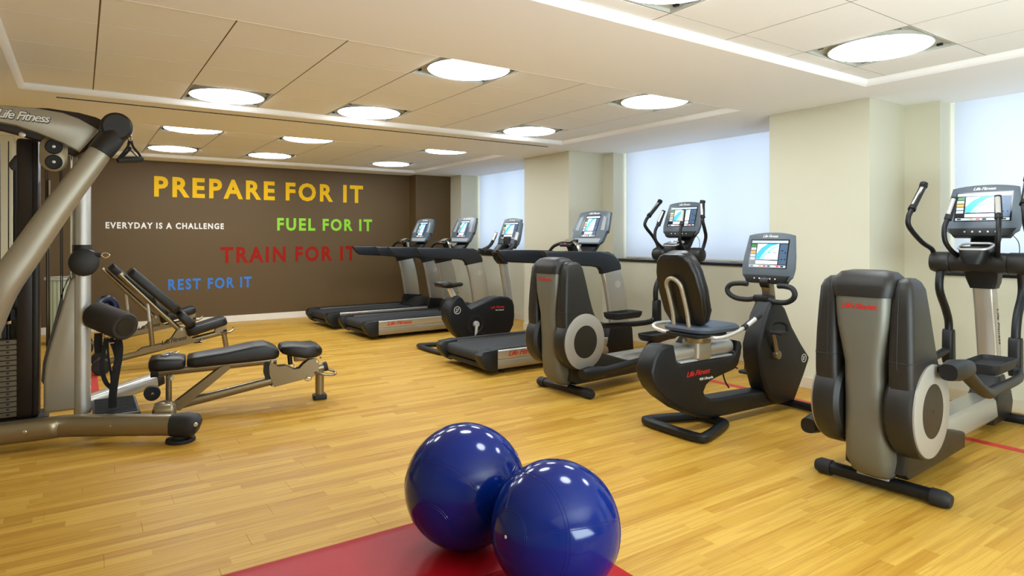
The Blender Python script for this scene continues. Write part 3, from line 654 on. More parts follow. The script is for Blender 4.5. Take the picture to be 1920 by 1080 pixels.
for s in (-1, 1):
    P = [(.02, s*.06, .65), (.0, s*.17, .645), (.06, s*.205, .645), (.20, s*.21, .668), (.30, s*.21, .70), (.38, s*.21, .735)]
    if s > 0: P = [(.02, .06, .66), (-.12, .12, .66), (-.15, .20, .68), (-.10, .235, .70), (.05, .24, .70), (.22, .235, .70), (.36, .23, .735)]
    h = put('side_handle', T1(P, .0125, n=12, k=4), 'clear', t)
    put('grip', T1([(.275, s*.212, .692), (.37, s*.212, .732), (.455, s*.212, .765)], [.02, .02, .019], n=12), 'rubber', h)
    put('sensor_plate', T1([(.30, s*.212-.008, .705), (.39, s*.212-.008, .743)], .0165, n=10), 'clear', h)
put('front_beam', B1((.55, 0, .118), (.80, .13, .10), bev=.02), 'black', t)
ff = put('front_foot', T1([(1.06, -.30, .036), (1.06, .30, .036)], .034, n=12, flat=.9), 'black', t)
pod = [(.64, .32), (.61, .42), (.605, .52), (.655, .64), (.70, .74), (.775, .835), (.86, .84), (.94, .775), (1.03, .63), (1.15, .49), (1.262, .375), (1.25, .34), (1.18, .23), (1.06, .06), (.86, .06), (.76, .10), (.69, .20)]
put('flywheel_cover', P1(pod[::-1], -.105, .05, bev=.03, seg=4), 'black', t, ang=45)
for z in (.79, .765, .74): put('vent_rib', B1((.742+(z-.74)*.75-.004, 0, z), (.012, .11, .006), bev=.002), 'dark', t)
badge(t, (1.17, -.1055, .375), (1, 0, 0), (0, 0, 1), .032)
nk = [[(x+dx, y, z) for dx, y in rr(-.035, .035, -.038, .038, .014)] for x, z in ((.895, .78), (.87, .90), (.855, .97))]
put('neck', G1(nk), 'champ', t)
put('neck_head', T1([(.85, -.035, .965), (.85, .035, .965)], .044, n=16), 'black', t)
put('bar_clamp', B1((.815, 0, .845), (.10, .13, .055), bev=.014), 'black', t)
for s in (-1, 1):
    P = [(.79, s*.05, .845), (.785, s*.12, .83), (.77, s*.21, .835), (.76, s*.27, .865), (.76, s*.285, .905), (.77, s*.255, .94), (.79, s*.19, .95), (.80, s*.13, .948)]
    put('handlebar', T1(P, .0195, n=12, k=5), 'rubber', t)
console(t, (.87, 0, 1.165), 12, .44, .37)
put('console_back', B1((.90, 0, 1.09), (.06, .16, .14), bev=.02), 'black', t)
for s in (-1, 1):
    a = (.80, s*.115, .44); e = ((.715, s*.135, .625) if s < 0 else (.885, s*.135, .255))
    cr = put('crank', T1([a, ((a[0]+e[0])/2, s*.13, (a[2]+e[2])/2), e], [.021, .016, .015], n=12), 'champ', t)
    put('axle_cap', L1([(.034, .10), (.036, .125), (.03, .138), (0, .14)], n=20, M=YAX(.80, 0, .44, s)), 'champ', cr)
    put('pedal', B1((e[0], s*.195, e[2]-.005), (.10, .095, .026), bev=.008), 'rubber', cr)
    put('pedal_strap', T1([(e[0]-.035, s*.16, e[2]), (e[0]-.03, s*.16, e[2]+.05), (e[0]+.0, s*.19, e[2]+.068), (e[0]+.03, s*.23, e[2]+.05), (e[0]+.035, s*.235, e[2])], .014, n=8, k=4, flat=.3), 'rubber', cr)
put('power_cord', T1([(.64, .10, .32), (.60, .16, .34), (.57, .18, .29), (.58, .17, .22), (.60, .15, .17)], .006, n=8, k=4), 'blk', t)

# ---------------------------------------------------------------- upright bike
t = thing('upright_bike', 'upright exercise bike with saddle, between the second treadmill and the third', 'exercise bike', (3.4, 6.6, 0), 0)
loop = [(-.10, .20, .03), (-.115, .0, .03), (-.10, -.30, .03), (-.04, -.34, .03), (.22, -.16, .03), (.28, -.1, .03), (.28, .1, .03), (.22, .16, .03), (-.04, .24, .03)]
put('rear_foot', T1(loop, .034, n=12, k=4, closed=True, flat=.75), 'black', t)
put('base_beam', B1((.62, 0, .07), (.80, .10, .07), bev=.02), 'black', t)
put('front_foot', T1([(1.0, -.26, .035), (1.0, .26, .035)], .033, n=12), 'black', t)
bo = [(.185, .57), (.23, .618), (.27, .622), (.315, .595), (.35, .55), (.385, .50), (.43, .462), (.52, .50), (.64, .54), (.76, .575), (.86, .585), (.97, .57), (1.03, .53), (1.055, .46), (1.06, .33), (1.045, .22), (.99, .13), (.91, .085), (.80, .09), (.68, .12), (.58, .125), (.50, .095), (.42, .08), (.34, .09), (.27, .14), (.19, .23), (.13, .34), (.12, .42), (.14, .50)]
put('body', P1(bo[::-1], -.10, .10, bev=.028, seg=4), 'black', t, ang=45)
badge(t, (.24, -.1005, .455), (1, 0, 0), (0, 0, 1), .045); logo(t, (.80, -.1005, .46), (1, 0, 0), (0, 0, 1), .20, .03)
put('model_name', text(nb(), '95C Lifecycle', .12, .018, frame((.83, -.1005, .42), (1, 0, 0), (0, 0, 1)), bold=.01), 'wh', t, ang=0)
put('crank_recess', L1([(.115, .098), (.115, .1035), (.095, .1035), (.09, .1)], n=32, M=YAX(.49, 0, .275, -1)), 'dark', t)
for s in (-1, 1):
    e = (.47, s*.135, .115) if s < 0 else (.51, .135, .435)
    cr = put('crank', T1([(.49, s*.12, .275), e], [.02, .016], n=12), 'clear', t)
    put('axle_cap', L1([(.038, .10), (.04, .122), (.032, .136), (0, .138)], n=20, M=YAX(.49, 0, .275, s)), 'clear', cr)
    put('pedal', B1((e[0]+.02, s*.19, e[2]+.0), (.10, .09, .026), bev=.008), 'rubber', cr)
    put('pedal_strap', T1([(e[0]-.01, s*.16, e[2]), (e[0]+.0, s*.17, e[2]+.05), (e[0]+.05, s*.2, e[2]+.06), (e[0]+.07, s*.22, e[2])], .013, n=8, k=4, flat=.3), 'rubber', cr)
put('seat_post', T1([(.27, 0, .56), (.185, 0, .72)], .034, n=14), 'clear', t)
put('height_pin', T1([(.27, -.03, .66), (.27, -.06, .655)], .010, n=8), 'champ', t)
sd = put('saddle', G1([[(x, y, z) for y, z in rr(-w_, w_, z0, z1, .03, 3)] for x, w_, z0, z1 in ((.03, .07, .745, .775), (.05, .105, .725, .79), (.12, .12, .715, .79), (.20, .09, .715, .775), (.28, .05, .72, .772), (.345, .033, .725, .772), (.365, .02, .735, .762))]), 'vinyl', t, ang=60)
nk = [[(x+dx, y, z) for dx, y in rr(-.045, .045, -.045, .045, .02)] for x, z in ((1.03, .50), (.99, .75), (.94, 1.0))]
put('neck', G1(nk), 'alu', t)
put('neck_head', G1([[(x+dx, y, z) for dx, y in rr(-w_, w_, -.06, .06, .025)] for x, z, w_ in ((.94, .98, .055), (.90, 1.04, .07), (.88, 1.13, .08), (.94, 1.22, .05))]), 'black', t)
for s in (-1, 1):
    put('handlebar', T1([(.84, s*.03, 1.12), (.72, s*.12, 1.12), (.72, s*.22, 1.13), (.82, s*.275, 1.15), (.92, s*.27, 1.20), (.97, s*.25, 1.29), (1.0, s*.24, 1.37)], .021, n=12, k=5), 'rubber', t)
    put('aero_bar', T1([(.80, s*.07, 1.11), (.72, s*.08, 1.14), (.64, s*.07, 1.15)], .024, n=12, k=3), 'rubber', t)
    put('sensor_plate', T1([(.958, s*.254, 1.27), (.985, s*.246, 1.33), (.998, s*.241, 1.365)], .0225, n=12), 'clear', t)
put('console_neck', B1((1.02, 0, 1.22), (.07, .14, .20), bev=.02), 'black', t)
console(t, (1.04, 0, 1.375), 16, .44, .37)
#PART3
# ---------------------------------------------------------------- folding mat and the two balls
MT = .034
mt = thing('exercise_mat', 'red vinyl folding mat under the two blue balls', 'exercise mat', (.8, 1.9, 0))
for k in range(4):
    y1 = 2.64-.57*k; y0 = y1-.568
    t_ = nb(); nx, ny = 26, 10; top = []
    for j in range(ny+1):
        for i in range(nx+1):
            x = -.12+1.87*i/nx; y = y0+(y1-y0)*j/ny; e = min((y-y0), (y1-y), (x+.12), (1.75-x))
            z = MT*(1-math.exp(-e*90-.35)*1.0)+.0022*noise.noise((x*2.2, y*7, k))*min(1, e*20)
            top.append(t_.verts.new((x-.8, y-1.9, z)))
    for j in range(ny):
        for i in range(nx):
            a = j*(nx+1)+i; t_.faces.new((top[a], top[a+1], top[a+nx+2], top[a+nx+1]))
    box(t_, (.015, (y0+y1)/2-1.9, .006), (1.868, .562, .0115), bev=.004)
    put('mat_panel', t_, 'matred', mt, ang=60)

def ball(label, c, r, ax, valve):
    t = thing('exercise_ball', label, 'exercise ball', (c[0], c[1], c[2]-r), 0, 'blue exercise balls')
    b = nb(); bmesh.ops.create_uvsphere(b, u_segments=96, v_segments=64, radius=r)
    z = Vector(ax).normalized(); q = z.to_track_quat('Z', 'Y').to_matrix().to_4x4(); M = Matrix.Translation((0, 0, r)) @ q
    bmesh.ops.transform(b, matrix=M, verts=b.verts); put('ball_skin', b, 'ball', t, ang=180)
    def ring(lat, rr_=.0013):
        a = math.radians(lat); R = (r-.0003)*math.cos(a); zz = (r-.0003)*math.sin(a)
        put('seam', T1([M @ Vector((R*math.cos(2*PI*i/64), R*math.sin(2*PI*i/64), zz)) for i in range(64)], rr_, n=6, closed=True), 'ball', t)
    for lat in (-34, -31, 32, 35, 68, 70): ring(lat)
    for lon in (20, 110, 200, 290):
        for d in (0, 2.6):
            a = math.radians(lon+d)
            pts = [M @ (Vector((math.cos(a)*math.cos(p), math.sin(a)*math.cos(p), math.sin(p)))*(r-.0003)) for p in [math.radians(-68+136*i/40) for i in range(41)]]
            put('seam', T1(pts, .0013, n=6), 'ball', t)
    if valve:
        v = M @ Matrix.Translation((0, 0, r-.001)); put('valve', L1([(.0, .002), (.0045, .0025), (.006, .001), (.006, 0)], n=16, M=v), 'plug', t)
    return t
ball('farther blue exercise ball on the red mat, the left one', (1.314, 2.28, MT+.2475+.002), .2475, (-.80, -.38, -.30), False)
ball('nearest blue exercise ball, in front of the other, pale valve plug facing left', (1.407, 1.797, MT+.232+.002), .232, (-.985, -.097, .143), True)

# ---------------------------------------------------------------- benches
def bar(x0, z0, x1, z1, r, **k): return T1([(x0, k.get('y', 0), z0), (x1, k.get('y', 0), z1)], r, n=14, pw=k.get('pw', .7), flat=k.get('flat', 1))
def pad(P, n=4):
    # P: list of (x, zbottom, ztop, halfwidth)
    return G1([[(x, y, z) for y, z in rr(-w_, w_, z0, z1, min(.028, (z1-z0)*.45), n)] for x, z0, z1, w_ in P])
t = thing('flat_bench', 'padded weight bench lying nearly flat, nearest of the three benches', 'weight bench', (1.6, 5.13, 0), -8, 'weight benches')
put('head_pad', pad([(-1.20, .365, .415, .10), (-1.19, .345, .432, .12), (-1.13, .342, .44, .125), (-1.0, .345, .432, .125), (-.972, .35, .425, .118), (-.965, .37, .41, .10)]), 'vinyl', t, ang=60)
put('back_pad', pad([(-.955, .375, .41, .11), (-.945, .358, .425, .13), (-.90, .352, .433, .138), (-.70, .358, .455, .142), (-.52, .362, .485, .142), (-.42, .366, .49, .14), (-.36, .37, .465, .135), (-.325, .38, .44, .12), (-.318, .40, .425, .10)]), 'vinyl', t, ang=60)
put('seat_pad', pad([(-.31, .42, .445, .10), (-.295, .405, .462, .13), (-.24, .385, .468, .15), (-.13, .36, .455, .16), (-.05, .362, .458, .155), (-.01, .37, .44, .13), (.004, .385, .42, .10)]), 'vinyl', t, ang=60)
bt = put('back_tube', bar(-1.15, .322, -.33, .345, .030), 'champ', t); put('tube_end', bar(-1.19, .325, -1.14, .323, .036), 'rubber', bt)
put('support_post', T1([(-1.075, 0, .30), (-1.075, 0, .07)], .021, n=14), 'champ', t); put('pull_pin', T1([(-1.07, -.02, .285), (-1.05, -.06, .28)], .016, n=10), 'clear', t)
put('main_rail', bar(-1.12, .05, .03, .255, .033), 'champ', t)
for s in (-1, 1): put('lift_brace', P1([(-1.05, .045), (-1.0, .035), (-.66, .315), (-.672, .345), (-.70, .35), (-1.05, .085)][::-1], s*.036, s*.044), 'champ', t)
for s in (-1, 1):
    pl = [(-.375, .352), (-.388, .30), (-.385, .24), (-.365, .18), (-.352, .138), (-.06, .19), (-.012, .225), (-.015, .32), (-.045, .335), (-.09, .33), (-.13, .30), (-.16, .268), (-.20, .262), (-.232, .282), (-.26, .298), (-.32, .298), (-.352, .325)]
    put('hinge_plate', P1(pl, s*.034, s*.042, bev=.001, seg=1), 'champ', t)
    for x, z in ((-.365, .34), (-.20, .285), (-.03, .31)): put('bolt', L1([(.009, .042), (.009, .049), (0, .05)], n=10, M=YAX(x, 0, z, s)), 'chrome', t)
put('gear_plate', P1([(-.42, .34), (-.39, .34), (-.36, .14), (-.40, .17), (-.425, .25)], -.03, .03), 'rubber', t)
put('seat_bracket', B1((-.15, 0, .345), (.10, .06, .05), bev=.01), 'champ', t); put('seat_strut', T1([(-.235, 0, .40), (-.225, 0, .30)], .018, n=10), 'black', t)
put('seat_pin', T1([(-.05, -.05, .355), (-.01, -.055, .36), (.0, -.055, .335)], .006, n=8, k=3), 'chrome', t)
fp = put('front_post', T1([(0, 0, .235), (0, 0, .035)], .034, n=16, pw=.8), 'champ', t)
put('rubber_foot', P1(rr(-.052, .052, -.05, .05, .016), .0, .04, 'xy', bev=.006), 'rubber', fp)
put('rail_cap', bar(.03, .255, .06, .262, .037), 'rubber', t)
put('front_handle', T1([(-.05, -.03, .225), (.0, -.06, .215), (.07, -.06, .20), (.115, -.05, .20), (.115, -.005, .215), (.06, .0, .235)], .011, n=10, k=4), 'champ', t)
put('clip_ring', T1([(-.10, -.04, .215), (-.12, -.045, .17), (-.08, -.045, .165), (-.07, -.045, .185), (-.10, -.045, .19)], .004, n=6, k=2), 'chrome', t)
put('rear_crossbar', T1([(-1.10, -.10, .045), (-1.10, .12, .045)], .032, n=12, pw=.8), 'champ', t)
put('foot_cover', G1([[(x, y, z) for x, y in rr(-1.17+e, -1.02-e, -.27+e, -.10-e, .03)] for z, e in ((.0, .0), (.09, .0), (.125, .01), (.14, .03))]), 'champ', t, ang=50)
for y in (.12,): put('end_cap', T1([(-1.10, y, .04), (-1.10, y+.04, .04)], .04, n=12, pw=.8), 'rubber', t)
# snap hooks left on the head pad
cl = thing('snap_hooks', 'small chrome snap hooks lying on the head pad of the nearest bench', 'hook', (.515, 5.30, .452), 20)
put('hook_bar', T1([(-.05, -.03, .0), (0, 0, .002), (.05, .02, .0)], .008, n=8, k=3), 'chrome', cl)
put('hook_loop', T1([(.045, -.02, 0), (.085, -.02, 0), (.09, .02, 0), (.05, .03, 0)], .004, n=8, k=3, closed=True), 'chrome', cl)
put('hook_loop', T1([(-.045, -.06, 0), (-.005, -.06, 0), (.0, -.025, 0), (-.04, -.02, 0)], .004, n=8, k=3, closed=True), 'chrome', cl)

def make_incline(label, loc):
    t = thing('incline_bench', label, 'weight bench', loc, 0, 'weight benches')
    g = lambda x, z: (x*1.028, 1.305-(1.305-z)*1.028)
    def inc(P0, P1_, th, hw, nm):
        (x0, z0), (x1, z1) = g(*P0), g(*P1_); d = Vector((x1-x0, 0, z1-z0)); L = d.length; d.normalize(); n = Vector((-d.z, 0, d.x))
        if n.z < 0: n = -n
        rings = []
        for s_, sc in ((0, .75), (.012, .93), (.05, 1), (L-.05, 1), (L-.012, .93), (L, .75)):
            c = Vector((x0, 0, z0))+d*s_+n*th/2
            rings.append([c+Vector((0, y, 0))+n*q for y, q in rr(-hw*sc, hw*sc, -th/2*sc, th/2*sc, .022, 3)])
        put(nm, G1(rings), 'vinyl', t, ang=60)
    inc((.262, .955), (.676, .535), .092, .135, 'back_pad'); inc((.683, .525), (.808, .375), .088, .13, 'lower_pad'); inc((.80, .305), (1.165, .405), .088, .14, 'seat_pad')
    def b_(nm, a, c, r, m='champ', **k):
        (x0, z0), (x1, z1) = g(*a), g(*c); return put(nm, bar(x0, z0, x1, z1, r, **k), m, t)
    b_('back_tube', (.215, .955), (.745, .355), .026); b_('main_rail', (.06, .108), (1.14, .318), .030); put('rail_cap', bar(1.165, .295, 1.20, .301, .034), 'rubber', t)
    b_('support_post', (.452, .66), (.470, .45), .016, 'alu'); b_('post_sleeve', (.468, .48), (.49, .23), .023)
    for s in (-1, 1):
        pl = [g(*p) for p in ((.33, .175), (.40, .225), (.60, .255), (.655, .30), (.70, .37), (.735, .405), (.765, .40), (.80, .33), (.86, .265), (.92, .25))][::-1]
        h = put('hinge_plate', P1(pl+[g(.33, .155)], s*.032, s*.040), 'champ', t)
        x, z = g(.742, .38); put('bolt', L1([(.012, .040), (.012, .047), (0, .048)], n=10, M=YAX(x, 0, z, s)), 'chrome', h)
    x, z = g(.675, .285); put('lettering', text(nb(), 'Life Fitness', .24, .045, frame((x, -.041, z-.005), (1, 0, .17), (-.17, 0, 1)), bold=.012, shear=.35, ext=.0006, spacing=.86), 'blk', t, ang=0)
    fp = b_('front_post', (1.135, .34), (1.185, .05), .026); x, z = g(1.19, .06); put('rubber_foot', P1(rr(x-.045, x+.045, -.045, .045, .015), 0, .04, 'xy', bev=.006), 'rubber', fp)
    x, z = g(1.13, .345); put('front_handle', T1([(x-.02, -.03, z-.03), (x+.06, -.05, z-.03), (x+.11, -.03, z), (x+.115, .03, z+.005)], .011, n=10, k=4), 'champ', t)
    put('seat_bracket', P1([g(1.05, .33), g(1.09, .30), g(1.15, .30), g(1.17, .42), g(1.08, .40)], -.03, .03), 'champ', t)
    put('adjust_pin', T1([(.95, -.04, .24), (.98, -.05, .22), (.94, -.05, .215)], .007, n=8, k=3), 'chrome', t)
    put('rear_crossbar', T1([(.06, -.24, .075), (.06, .24, .075)], .030, n=12, pw=.8), 'champ', t)
    for s in (-1, 1): put('wheel', L1([(0, .20), (.07, .20), (.078, .21), (.078, .25), (.07, .26), (0, .26)], n=24, M=YAX(.06, 0, .079, s)), 'rubber', t)
    return t
make_incline('padded bench with raised backrest behind the nearest bench', (.10, 7.4, 0))
c = copy_tree([o for o in C.objects if o.name == 'incline_bench'][0]); c.location = (-.02, 8.72, 0); c['label'] = 'farthest padded bench with raised backrest, closest to the brown wall'

# ---------------------------------------------------------------- cable machine
t = thing('cable_machine', 'silver cable exercise machine with curved arm and black upright, left edge', 'exercise machine', (0, 5.1, 0))
def W(bm): bmesh.ops.translate(bm, vec=(0, -5.1, 0), verts=bm.verts); return bm
put('base_beam', W(T1([(-1.3, 5.02, .115), (-.42, 4.93, .115), (-.16, 4.90, .118), (-.03, 4.87, .118), (.50, 4.56, .112)], .064, n=16, k=3, pw=.62)), 'champ', t, ang=50)
for x, y in ((-.28, 4.855), (.16, 4.70)): put('bolt', W(L1([(.012, 0), (.012, .006), (.006, .01), (0, .01)], n=12, M=frame((x, y, .125), (1, -.4, 0), (0, 0, 1)))), 'chrome', t)
ec = put('beam_end', W(T1([(.485, 4.568, .112), (.55, 4.53, .11), (.60, 4.50, .108), (.625, 4.487, .10)], [.068, .075, .072, .045], n=18, k=2, pw=.75)), 'rubber', t)
put('cap_screw', W(L1([(.014, 0), (.012, .006), (0, .008)], n=12, M=frame((.60, 4.44, .125), (.8, -.5, 0), (0, 0, 1)))), 'clear', ec)
put('foot_disc', W(L1([(0, 0), (.085, 0), (.088, .008), (.085, .022), (.05, .026), (.045, .055), (0, .055)], n=32, M=Matrix.Translation((.53, 4.56, 0)))), 'rubber', t)
put('column', W(T1([(.010, 5.27, .10), (.010, 5.27, 2.0)], .050, n=28)), 'alu', t)
put('guide_rod', W(T1([(-.052, 5.33, .30), (-.052, 5.33, 1.95)], .008, n=10)), 'chrome', t)
cw = [(-.205, .13), (.052, .13), (.052, 1.045), (-.035, 1.045), (-.062, 1.01), (-.088, .92), (-.115, .80), (-.145, .68), (-.175, .56), (-.195, .46), (-.204, .34)]
put('column_cowl', W(P1(cw, 5.25, 5.33, bev=.018, seg=3)), 'silver', t)
put('cowl_back_panel', W(P1([(x-.014, z+.008) for x, z in cw[3:]]+[(-.1, .14), (-.1, .95)], 5.27, 5.36)), 'post', t)  # dark panel behind the cowl, standing out past its left edge
kn = put('swivel_head', W(G1([[(x, y, z) for x, z in rr(.018-w_, .018+w_, 1.135-h_, 1.135+h_, .09, 5)] for y, w_, h_ in ((5.17, .06, .06), (5.185, .088, .092), (5.30, .092, .096), (5.36, .088, .09), (5.37, .06, .06))])), 'dark', t, ang=50)
put('swivel_neck', W(T1([(.012, 5.27, 1.18), (.012, 5.27, 1.255)], [.062, .054], n=20)), 'dark', t)
put('cable_stop', W(T1([(.07, 5.2, 1.19), (.115, 5.19, 1.185)], .018, n=12)), 'foam', t)
put('snap_hook', W(T1([(.115, 5.19, 1.185), (.14, 5.19, 1.20), (.165, 5.19, 1.183), (.14, 5.19, 1.165)], .0045, n=8, k=3, closed=True)), 'chrome', t)
arm = [(-.62, 5.0, .45), (-.50, 4.95, .72), (-.402, 4.9, .985), (-.279, 4.9, 1.205), (-.168, 4.9, 1.406), (-.087, 4.9, 1.545), (.011, 4.9, 1.705), (.11, 4.9, 1.865)]
put('curved_arm', W(T1(arm, [.10, .095, .09, .085, .08, .076, .072, .066], n=20, k=4, flat=.75, pw=.8, up=(0, 1, 0))), 'silver', t, ang=50)
put('arm_collar', W(T1([(.10, 4.9, 1.85), (.15, 4.92, 1.93), (.185, 4.95, 1.985)], [.070, .074, .07], n=20, pw=.8)), 'dark', t)
hd = put('pulley_head', W(L1([(0, -.075), (.075, -.075), (.092, -.06), (.096, 0), (.092, .06), (.075, .075), (0, .075)], n=36, M=frame((.195, 4.95, 2.03), (1, 0, 0), (0, 0, 1)))), 'dark', t)
put('pulley_guide', W(T1([(.22, 4.94, 2.095), (.245, 4.92, 2.06), (.262, 4.92, 2.012)], [.028, .034, .022], n=14, k=3)), 'black', t)
put('top_beam', W(P1([(-1.3, 2.11), (-.80, 2.13), (-.414, 2.118), (-.258, 2.128), (-.095, 2.111), (-.009, 2.082), (.10, 2.02), (-.008, 1.87), (-.095, 1.917), (-.218, 1.968), (-.336, 2.008), (-.414, 2.02), (-.8, 2.03), (-1.3, 2.0)], 5.03, 5.12, bev=.006)), 'silver', t)
put('beam_cover', W(P1([(-1.3, 2.14), (-.8, 2.15), (-.417, 2.135), (-.177, 2.153), (-.009, 2.142), (.085, 2.122), (.185, 2.075), (.13, 1.95), (-.03, 1.842), (-.096, 1.876), (-.219, 1.934), (-.417, 1.985), (-.8, 1.99), (-1.3, 1.96)], 5.145, 5.22, bev=.012)), 'post', t)
put('lettering', W(text(nb(), 'Life Fitness', .27, .055, frame((-.295, 5.0285, 2.07), (1, 0, -.04), (.04, 0, 1)), bold=.012, shear=.35, ext=.0008, spacing=.86)), 'wh', t, ang=0)
put('lettering_edge', W(text(nb(), 'Life Fitness', .278, .065, frame((-.294, 5.0292, 2.069), (1, 0, -.04), (.04, 0, 1)), bold=.045, shear=.35, ext=.0004, spacing=.86)), 'blk', t, ang=0)
put('bolt', W(L1([(.018, 0), (.018, .008), (0, .01)], n=16, M=frame((-.31, 5.143, 1.965), (1, 0, 0), (0, 0, 1)))), 'chrome', t)
pl = put('pulley_bracket', W(P1(rr(-.222, -.068, 1.735, 1.972, .076, 8), 5.125, 5.14, bev=.004)), 'champ', t)
for z in (1.898, 1.798):
    pw_ = put('pulley', W(L1([(0, .0), (.044, .0), (.048, .006), (.042, .012), (0, .012)], n=28, M=frame((-.145, 5.122, z), (1, 0, 0), (0, 0, 1)))), 'rubber', t)
    put('pulley_bolt', W(L1([(.011, .012), (.01, .018), (0, .019)], n=12, M=frame((-.145, 5.122, z), (1, 0, 0), (0, 0, 1)))), 'chrome', pw_)
for x in (-.19, -.178, -.112, -.102): put('cable', W(T1([(x, 5.14, 1.80), (x, 5.42, .30)], .0032, n=6)), 'blk', t)
put('rear_rod', W(T1([(-.185, 5.42, .15), (-.185, 5.42, 1.70)], .012, n=10)), 'champ', t)
put('upright_frame', W(B1((-.293, 5.45, 1.03), (.125, .20, 1.88), bev=.02)), 'post', t)
put('upright_frame', W(B1((-.50, 5.45, 1.03), (.10, .20, 1.88), bev=.02)), 'post', t)
put('upright_edge', W(B1((-.250, 5.34, 1.03), (.03, .03, 1.84), bev=.008)), 'blk', t)
sm = put('weight_guard', W(B1((-.39, 5.56, .82), (.12, .008, .62), bev=.002)), 'smoke', t)
put('cable_shroud', W(P1([(-.40, 1.79), (-.365, 1.85), (-.33, 1.87), (-.33, 1.76), (-.37, 1.75), (-.385, 1.76)], 5.36, 5.42, bev=.004)), 'dark', t)
put('cable_tube', W(T1([(-.352, 5.38, 1.77), (-.352, 5.38, .85)], .022, n=14)), 'navy', t)
wp = W(B1((-.392, 5.43, 0), (.118, .13, .031), bev=.003, seg=1)); wme = None
for k in range(15):
    if wme is None: o = put('weight_plate', wp, 'plate', t); wme = o.data
    else: o = bpy.data.objects.new('weight_plate', wme); C.objects.link(o); o.parent = t
    o.location = (0, 0, .125+.0345*k)
    put('pin_hole', W(B1((-.40, 5.364, .125+.0345*k+.004), (.016, .004, .010), bev=.003)), 'blk', t)
lp = put('lifting_pulley', W(B1((-.40, 5.42, .79), (.036, .04, .13), bev=.006)), 'chrome', t)
put('pulley_wheel', W(L1([(0, -.02), (.045, -.02), (.045, .02), (0, .02)], n=24, M=frame((-.40, 5.42, .79), (1, 0, 0), (0, 0, 1)))), 'rubber', lp)
put('lift_cable', W(T1([(-.40, 5.42, .85), (-.40, 5.42, 1.95)], .003, n=6)), 'blk', t)
put('lift_rod', W(T1([(-.40, 5.42, .62), (-.40, 5.42, .73)], .012, n=10)), 'black', t)
put('stack_base', W(B1((-.36, 5.44, .085), (.36, .26, .03), bev=.006)), 'black', t)
# foot plate, low pulley arm
put('foot_plate', W(B1((0, 0, 0), (.27, .52, .02), bev=.006, M=Matrix.Translation((.20, 5.20, .125)))), 'black', t)
tr = nb()
for i in range(12): box(tr, (.20, 4.99+i*.042, .138), (.24, .012, .006), bev=.002, seg=1)
put('tread_ribs', W(tr), 'rubber', t)
put('plate_leg', W(B1((.20, 5.22, .06), (.18, .40, .11), bev=.01)), 'champ', t)
put('low_arm', W(T1([(.0, 5.52, .10), (.25, 5.62, .145), (.49, 5.70, .19)], .055, n=16, k=3, pw=.7)), 'clear', t, ang=50)
put('low_arm_end', W(T1([(.48, 5.697, .188), (.53, 5.715, .195)], [.058, .05], n=16, pw=.7)), 'rubber', t)
lpw = put('low_pulley', W(L1([(0, -.03), (.05, -.03), (.056, -.02), (.056, .02), (.05, .03), (0, .03)], n=28, M=frame((.445, 5.48, .135), (1, 0, 0), (0, 0, 1)))), 'rubber', t)
put('pulley_bolt', W(L1([(.012, .03), (.01, .036), (0, .037)], n=12, M=frame((.445, 5.48, .135), (1, 0, 0), (0, 0, 1)))), 'chrome', lpw)
# hanging strap handle
#H
h = thing('strap_handle', 'black strap handle hanging from the top pulley head of the cable machine', 'handle', (.30, 4.92, 1.84))
def V(bm): bmesh.ops.translate(bm, vec=(-.30, -4.92, -1.84), verts=bm.verts); return bm
put('hook', V(T1([(.266, 4.92, 1.990), (.275, 4.92, 1.985), (.28, 4.92, 1.955), (.268, 4.92, 1.95), (.262, 4.92, 1.97)], .005, n=8, k=3, closed=True)), 'chrome', h)
for P in ([(.268, 4.92, 1.955), (.26, 4.92, 1.90), (.275, 4.92, 1.90), (.24, 4.91, 1.85), (.222, 4.90, 1.832)], [(.276, 4.92, 1.96), (.29, 4.93, 1.91), (.325, 4.94, 1.865), (.338, 4.95, 1.838)], [(.272, 4.92, 1.95), (.255, 4.91, 1.90), (.205, 4.89, 1.822)], [(.262, 4.92, 1.90), (.29, 4.93, 1.87), (.315, 4.94, 1.845)]):
    put('strap', V(T1(P, .0075, n=8, k=4, flat=.35)), 'strap', h)
put('grip', V(T1([(.20, 4.89, 1.808), (.235, 4.905, 1.817), (.30, 4.93, 1.826), (.345, 4.95, 1.832)], [.017, .021, .021, .018], n=14, k=2)), 'rubber', h)
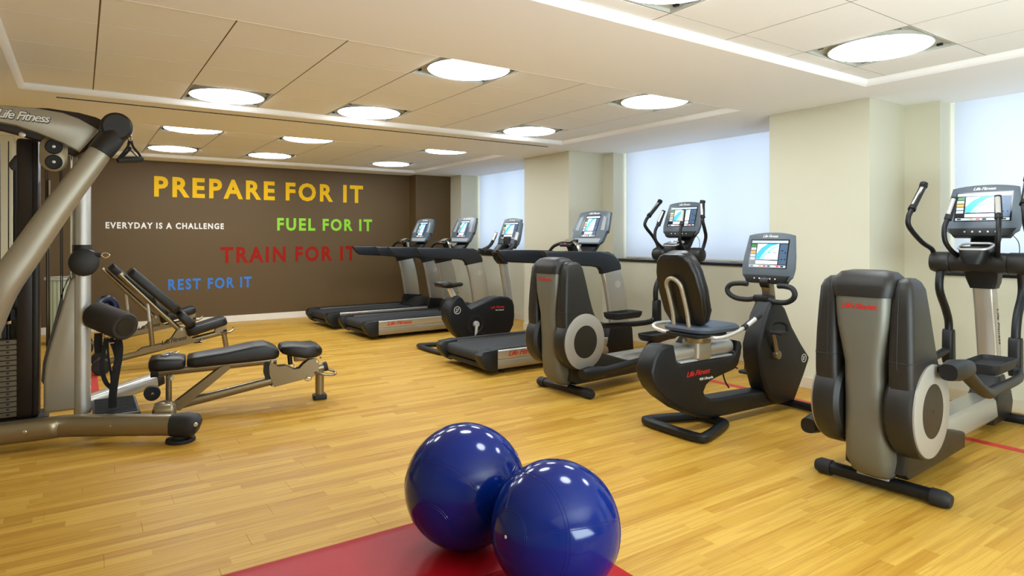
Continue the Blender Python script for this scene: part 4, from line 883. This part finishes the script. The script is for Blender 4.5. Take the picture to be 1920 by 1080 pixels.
# foam roller and ankle straps hung on the column
ax = (Vector((.245, 4.90, .715)), Vector((.085, 5.20, .775)))
r_ = put('roller_pad', W(T1([ax[0], ax[0].lerp(ax[1], .04), ax[1].lerp(ax[0], .04), ax[1]], [.082, .092, .092, .082], n=36)), 'foam', t, ang=50)
d = (ax[0]-ax[1]).normalized(); put('end_disc', W(L1([(.06, 0), (.058, .004), (0, .006)], n=32, M=Matrix.Translation(ax[0]) @ d.to_track_quat('Z', 'Y').to_matrix().to_4x4())), 'dark', r_)
put('axle', W(T1([ax[1]+(ax[1]-ax[0])*-.1, (.02, 5.26, .80)], .025, n=12)), 'black', t)
a = thing('ankle_strap', 'glossy dark blue ankle cuff behind the foam roller pad', 'strap', (.10, 5.16, .78))
def A(bm): bmesh.ops.translate(bm, vec=(-.10, -5.16, -.78), verts=bm.verts); return bm
put('cuff', A(tube(nb(), [(.150+.05*math.cos(q), 5.31+.012*math.cos(q), .80+.07*math.sin(q)) for q in [i*PI/6 for i in range(12)]], .03, n=10, closed=True, k=2, flat=.7)), 'bluebag', a)
s_ = thing('webbing_strap', 'long black webbing straps hanging down from the foam roller pad', 'strap', (.17, 5.06, .14))
def Q(bm): bmesh.ops.translate(bm, vec=(-.17, -5.06, -.14), verts=bm.verts); return bm
for P, w_ in (([(.205, 5.00, .625), (.215, 5.04, .56), (.21, 5.05, .48), (.195, 5.05, .38), (.18, 5.06, .25), (.178, 5.07, .152)], .024), ([(.165, 5.05, .63), (.19, 5.05, .56), (.205, 5.05, .47), (.185, 5.04, .42)], .016),
              ([(.145, 5.08, .632), (.125, 5.08, .52), (.118, 5.08, .42), (.14, 5.08, .33), (.17, 5.08, .29)], .014), ([(.148, 5.08, .632), (.155, 5.08, .50), (.17, 5.07, .38), (.175, 5.07, .29)], .007), ([(.10, 5.15, .655), (.098, 5.15, .58), (.102, 5.15, .52)], .024)):
    put('strap_band', Q(T1(P, w_, n=8, k=4, flat=.12, up=(0, 1, 0))), 'strap', s_)
put('strap_ring', Q(T1([(.125, 5.07, .645), (.145, 5.07, .652), (.162, 5.07, .64), (.145, 5.07, .628)], .004, n=8, k=3, closed=True)), 'chrome', s_)
put('strap_buckle', Q(B1((.19, 5.02, .60), (.055, .004, .006))), 'chrome', s_)

# ---------------------------------------------------------------- striped bin by the brown wall
t = thing('striped_bin', 'pale striped bin with a metal rim, behind the cable machine column', 'bin', (-.19, 9.6, 0))
put('bin_body', L1([(0, .02), (.15, .02), (.152, .80), (0, .80)], n=40), 'bin', t, ang=50)
sb = nb()
for i in range(20):
    a = 2*PI*i/20; box(sb, (0, 0, 0), (.018, .004, .77), M=Matrix.Rotation(a, 4, 'Z') @ Matrix.Translation((0, -.1515, .41)))
put('bin_stripes', sb, 'bin2', t, ang=0)['kind'] = 'stuff'
put('rim', L1([(.155, .78), (.178, .79), (.18, .815), (.16, .825), (.12, .822), (.12, .79)], n=40), 'alu', t); put('base_ring', L1([(0, 0), (.16, 0), (.16, .03), (0, .03)], n=40), 'black', t)
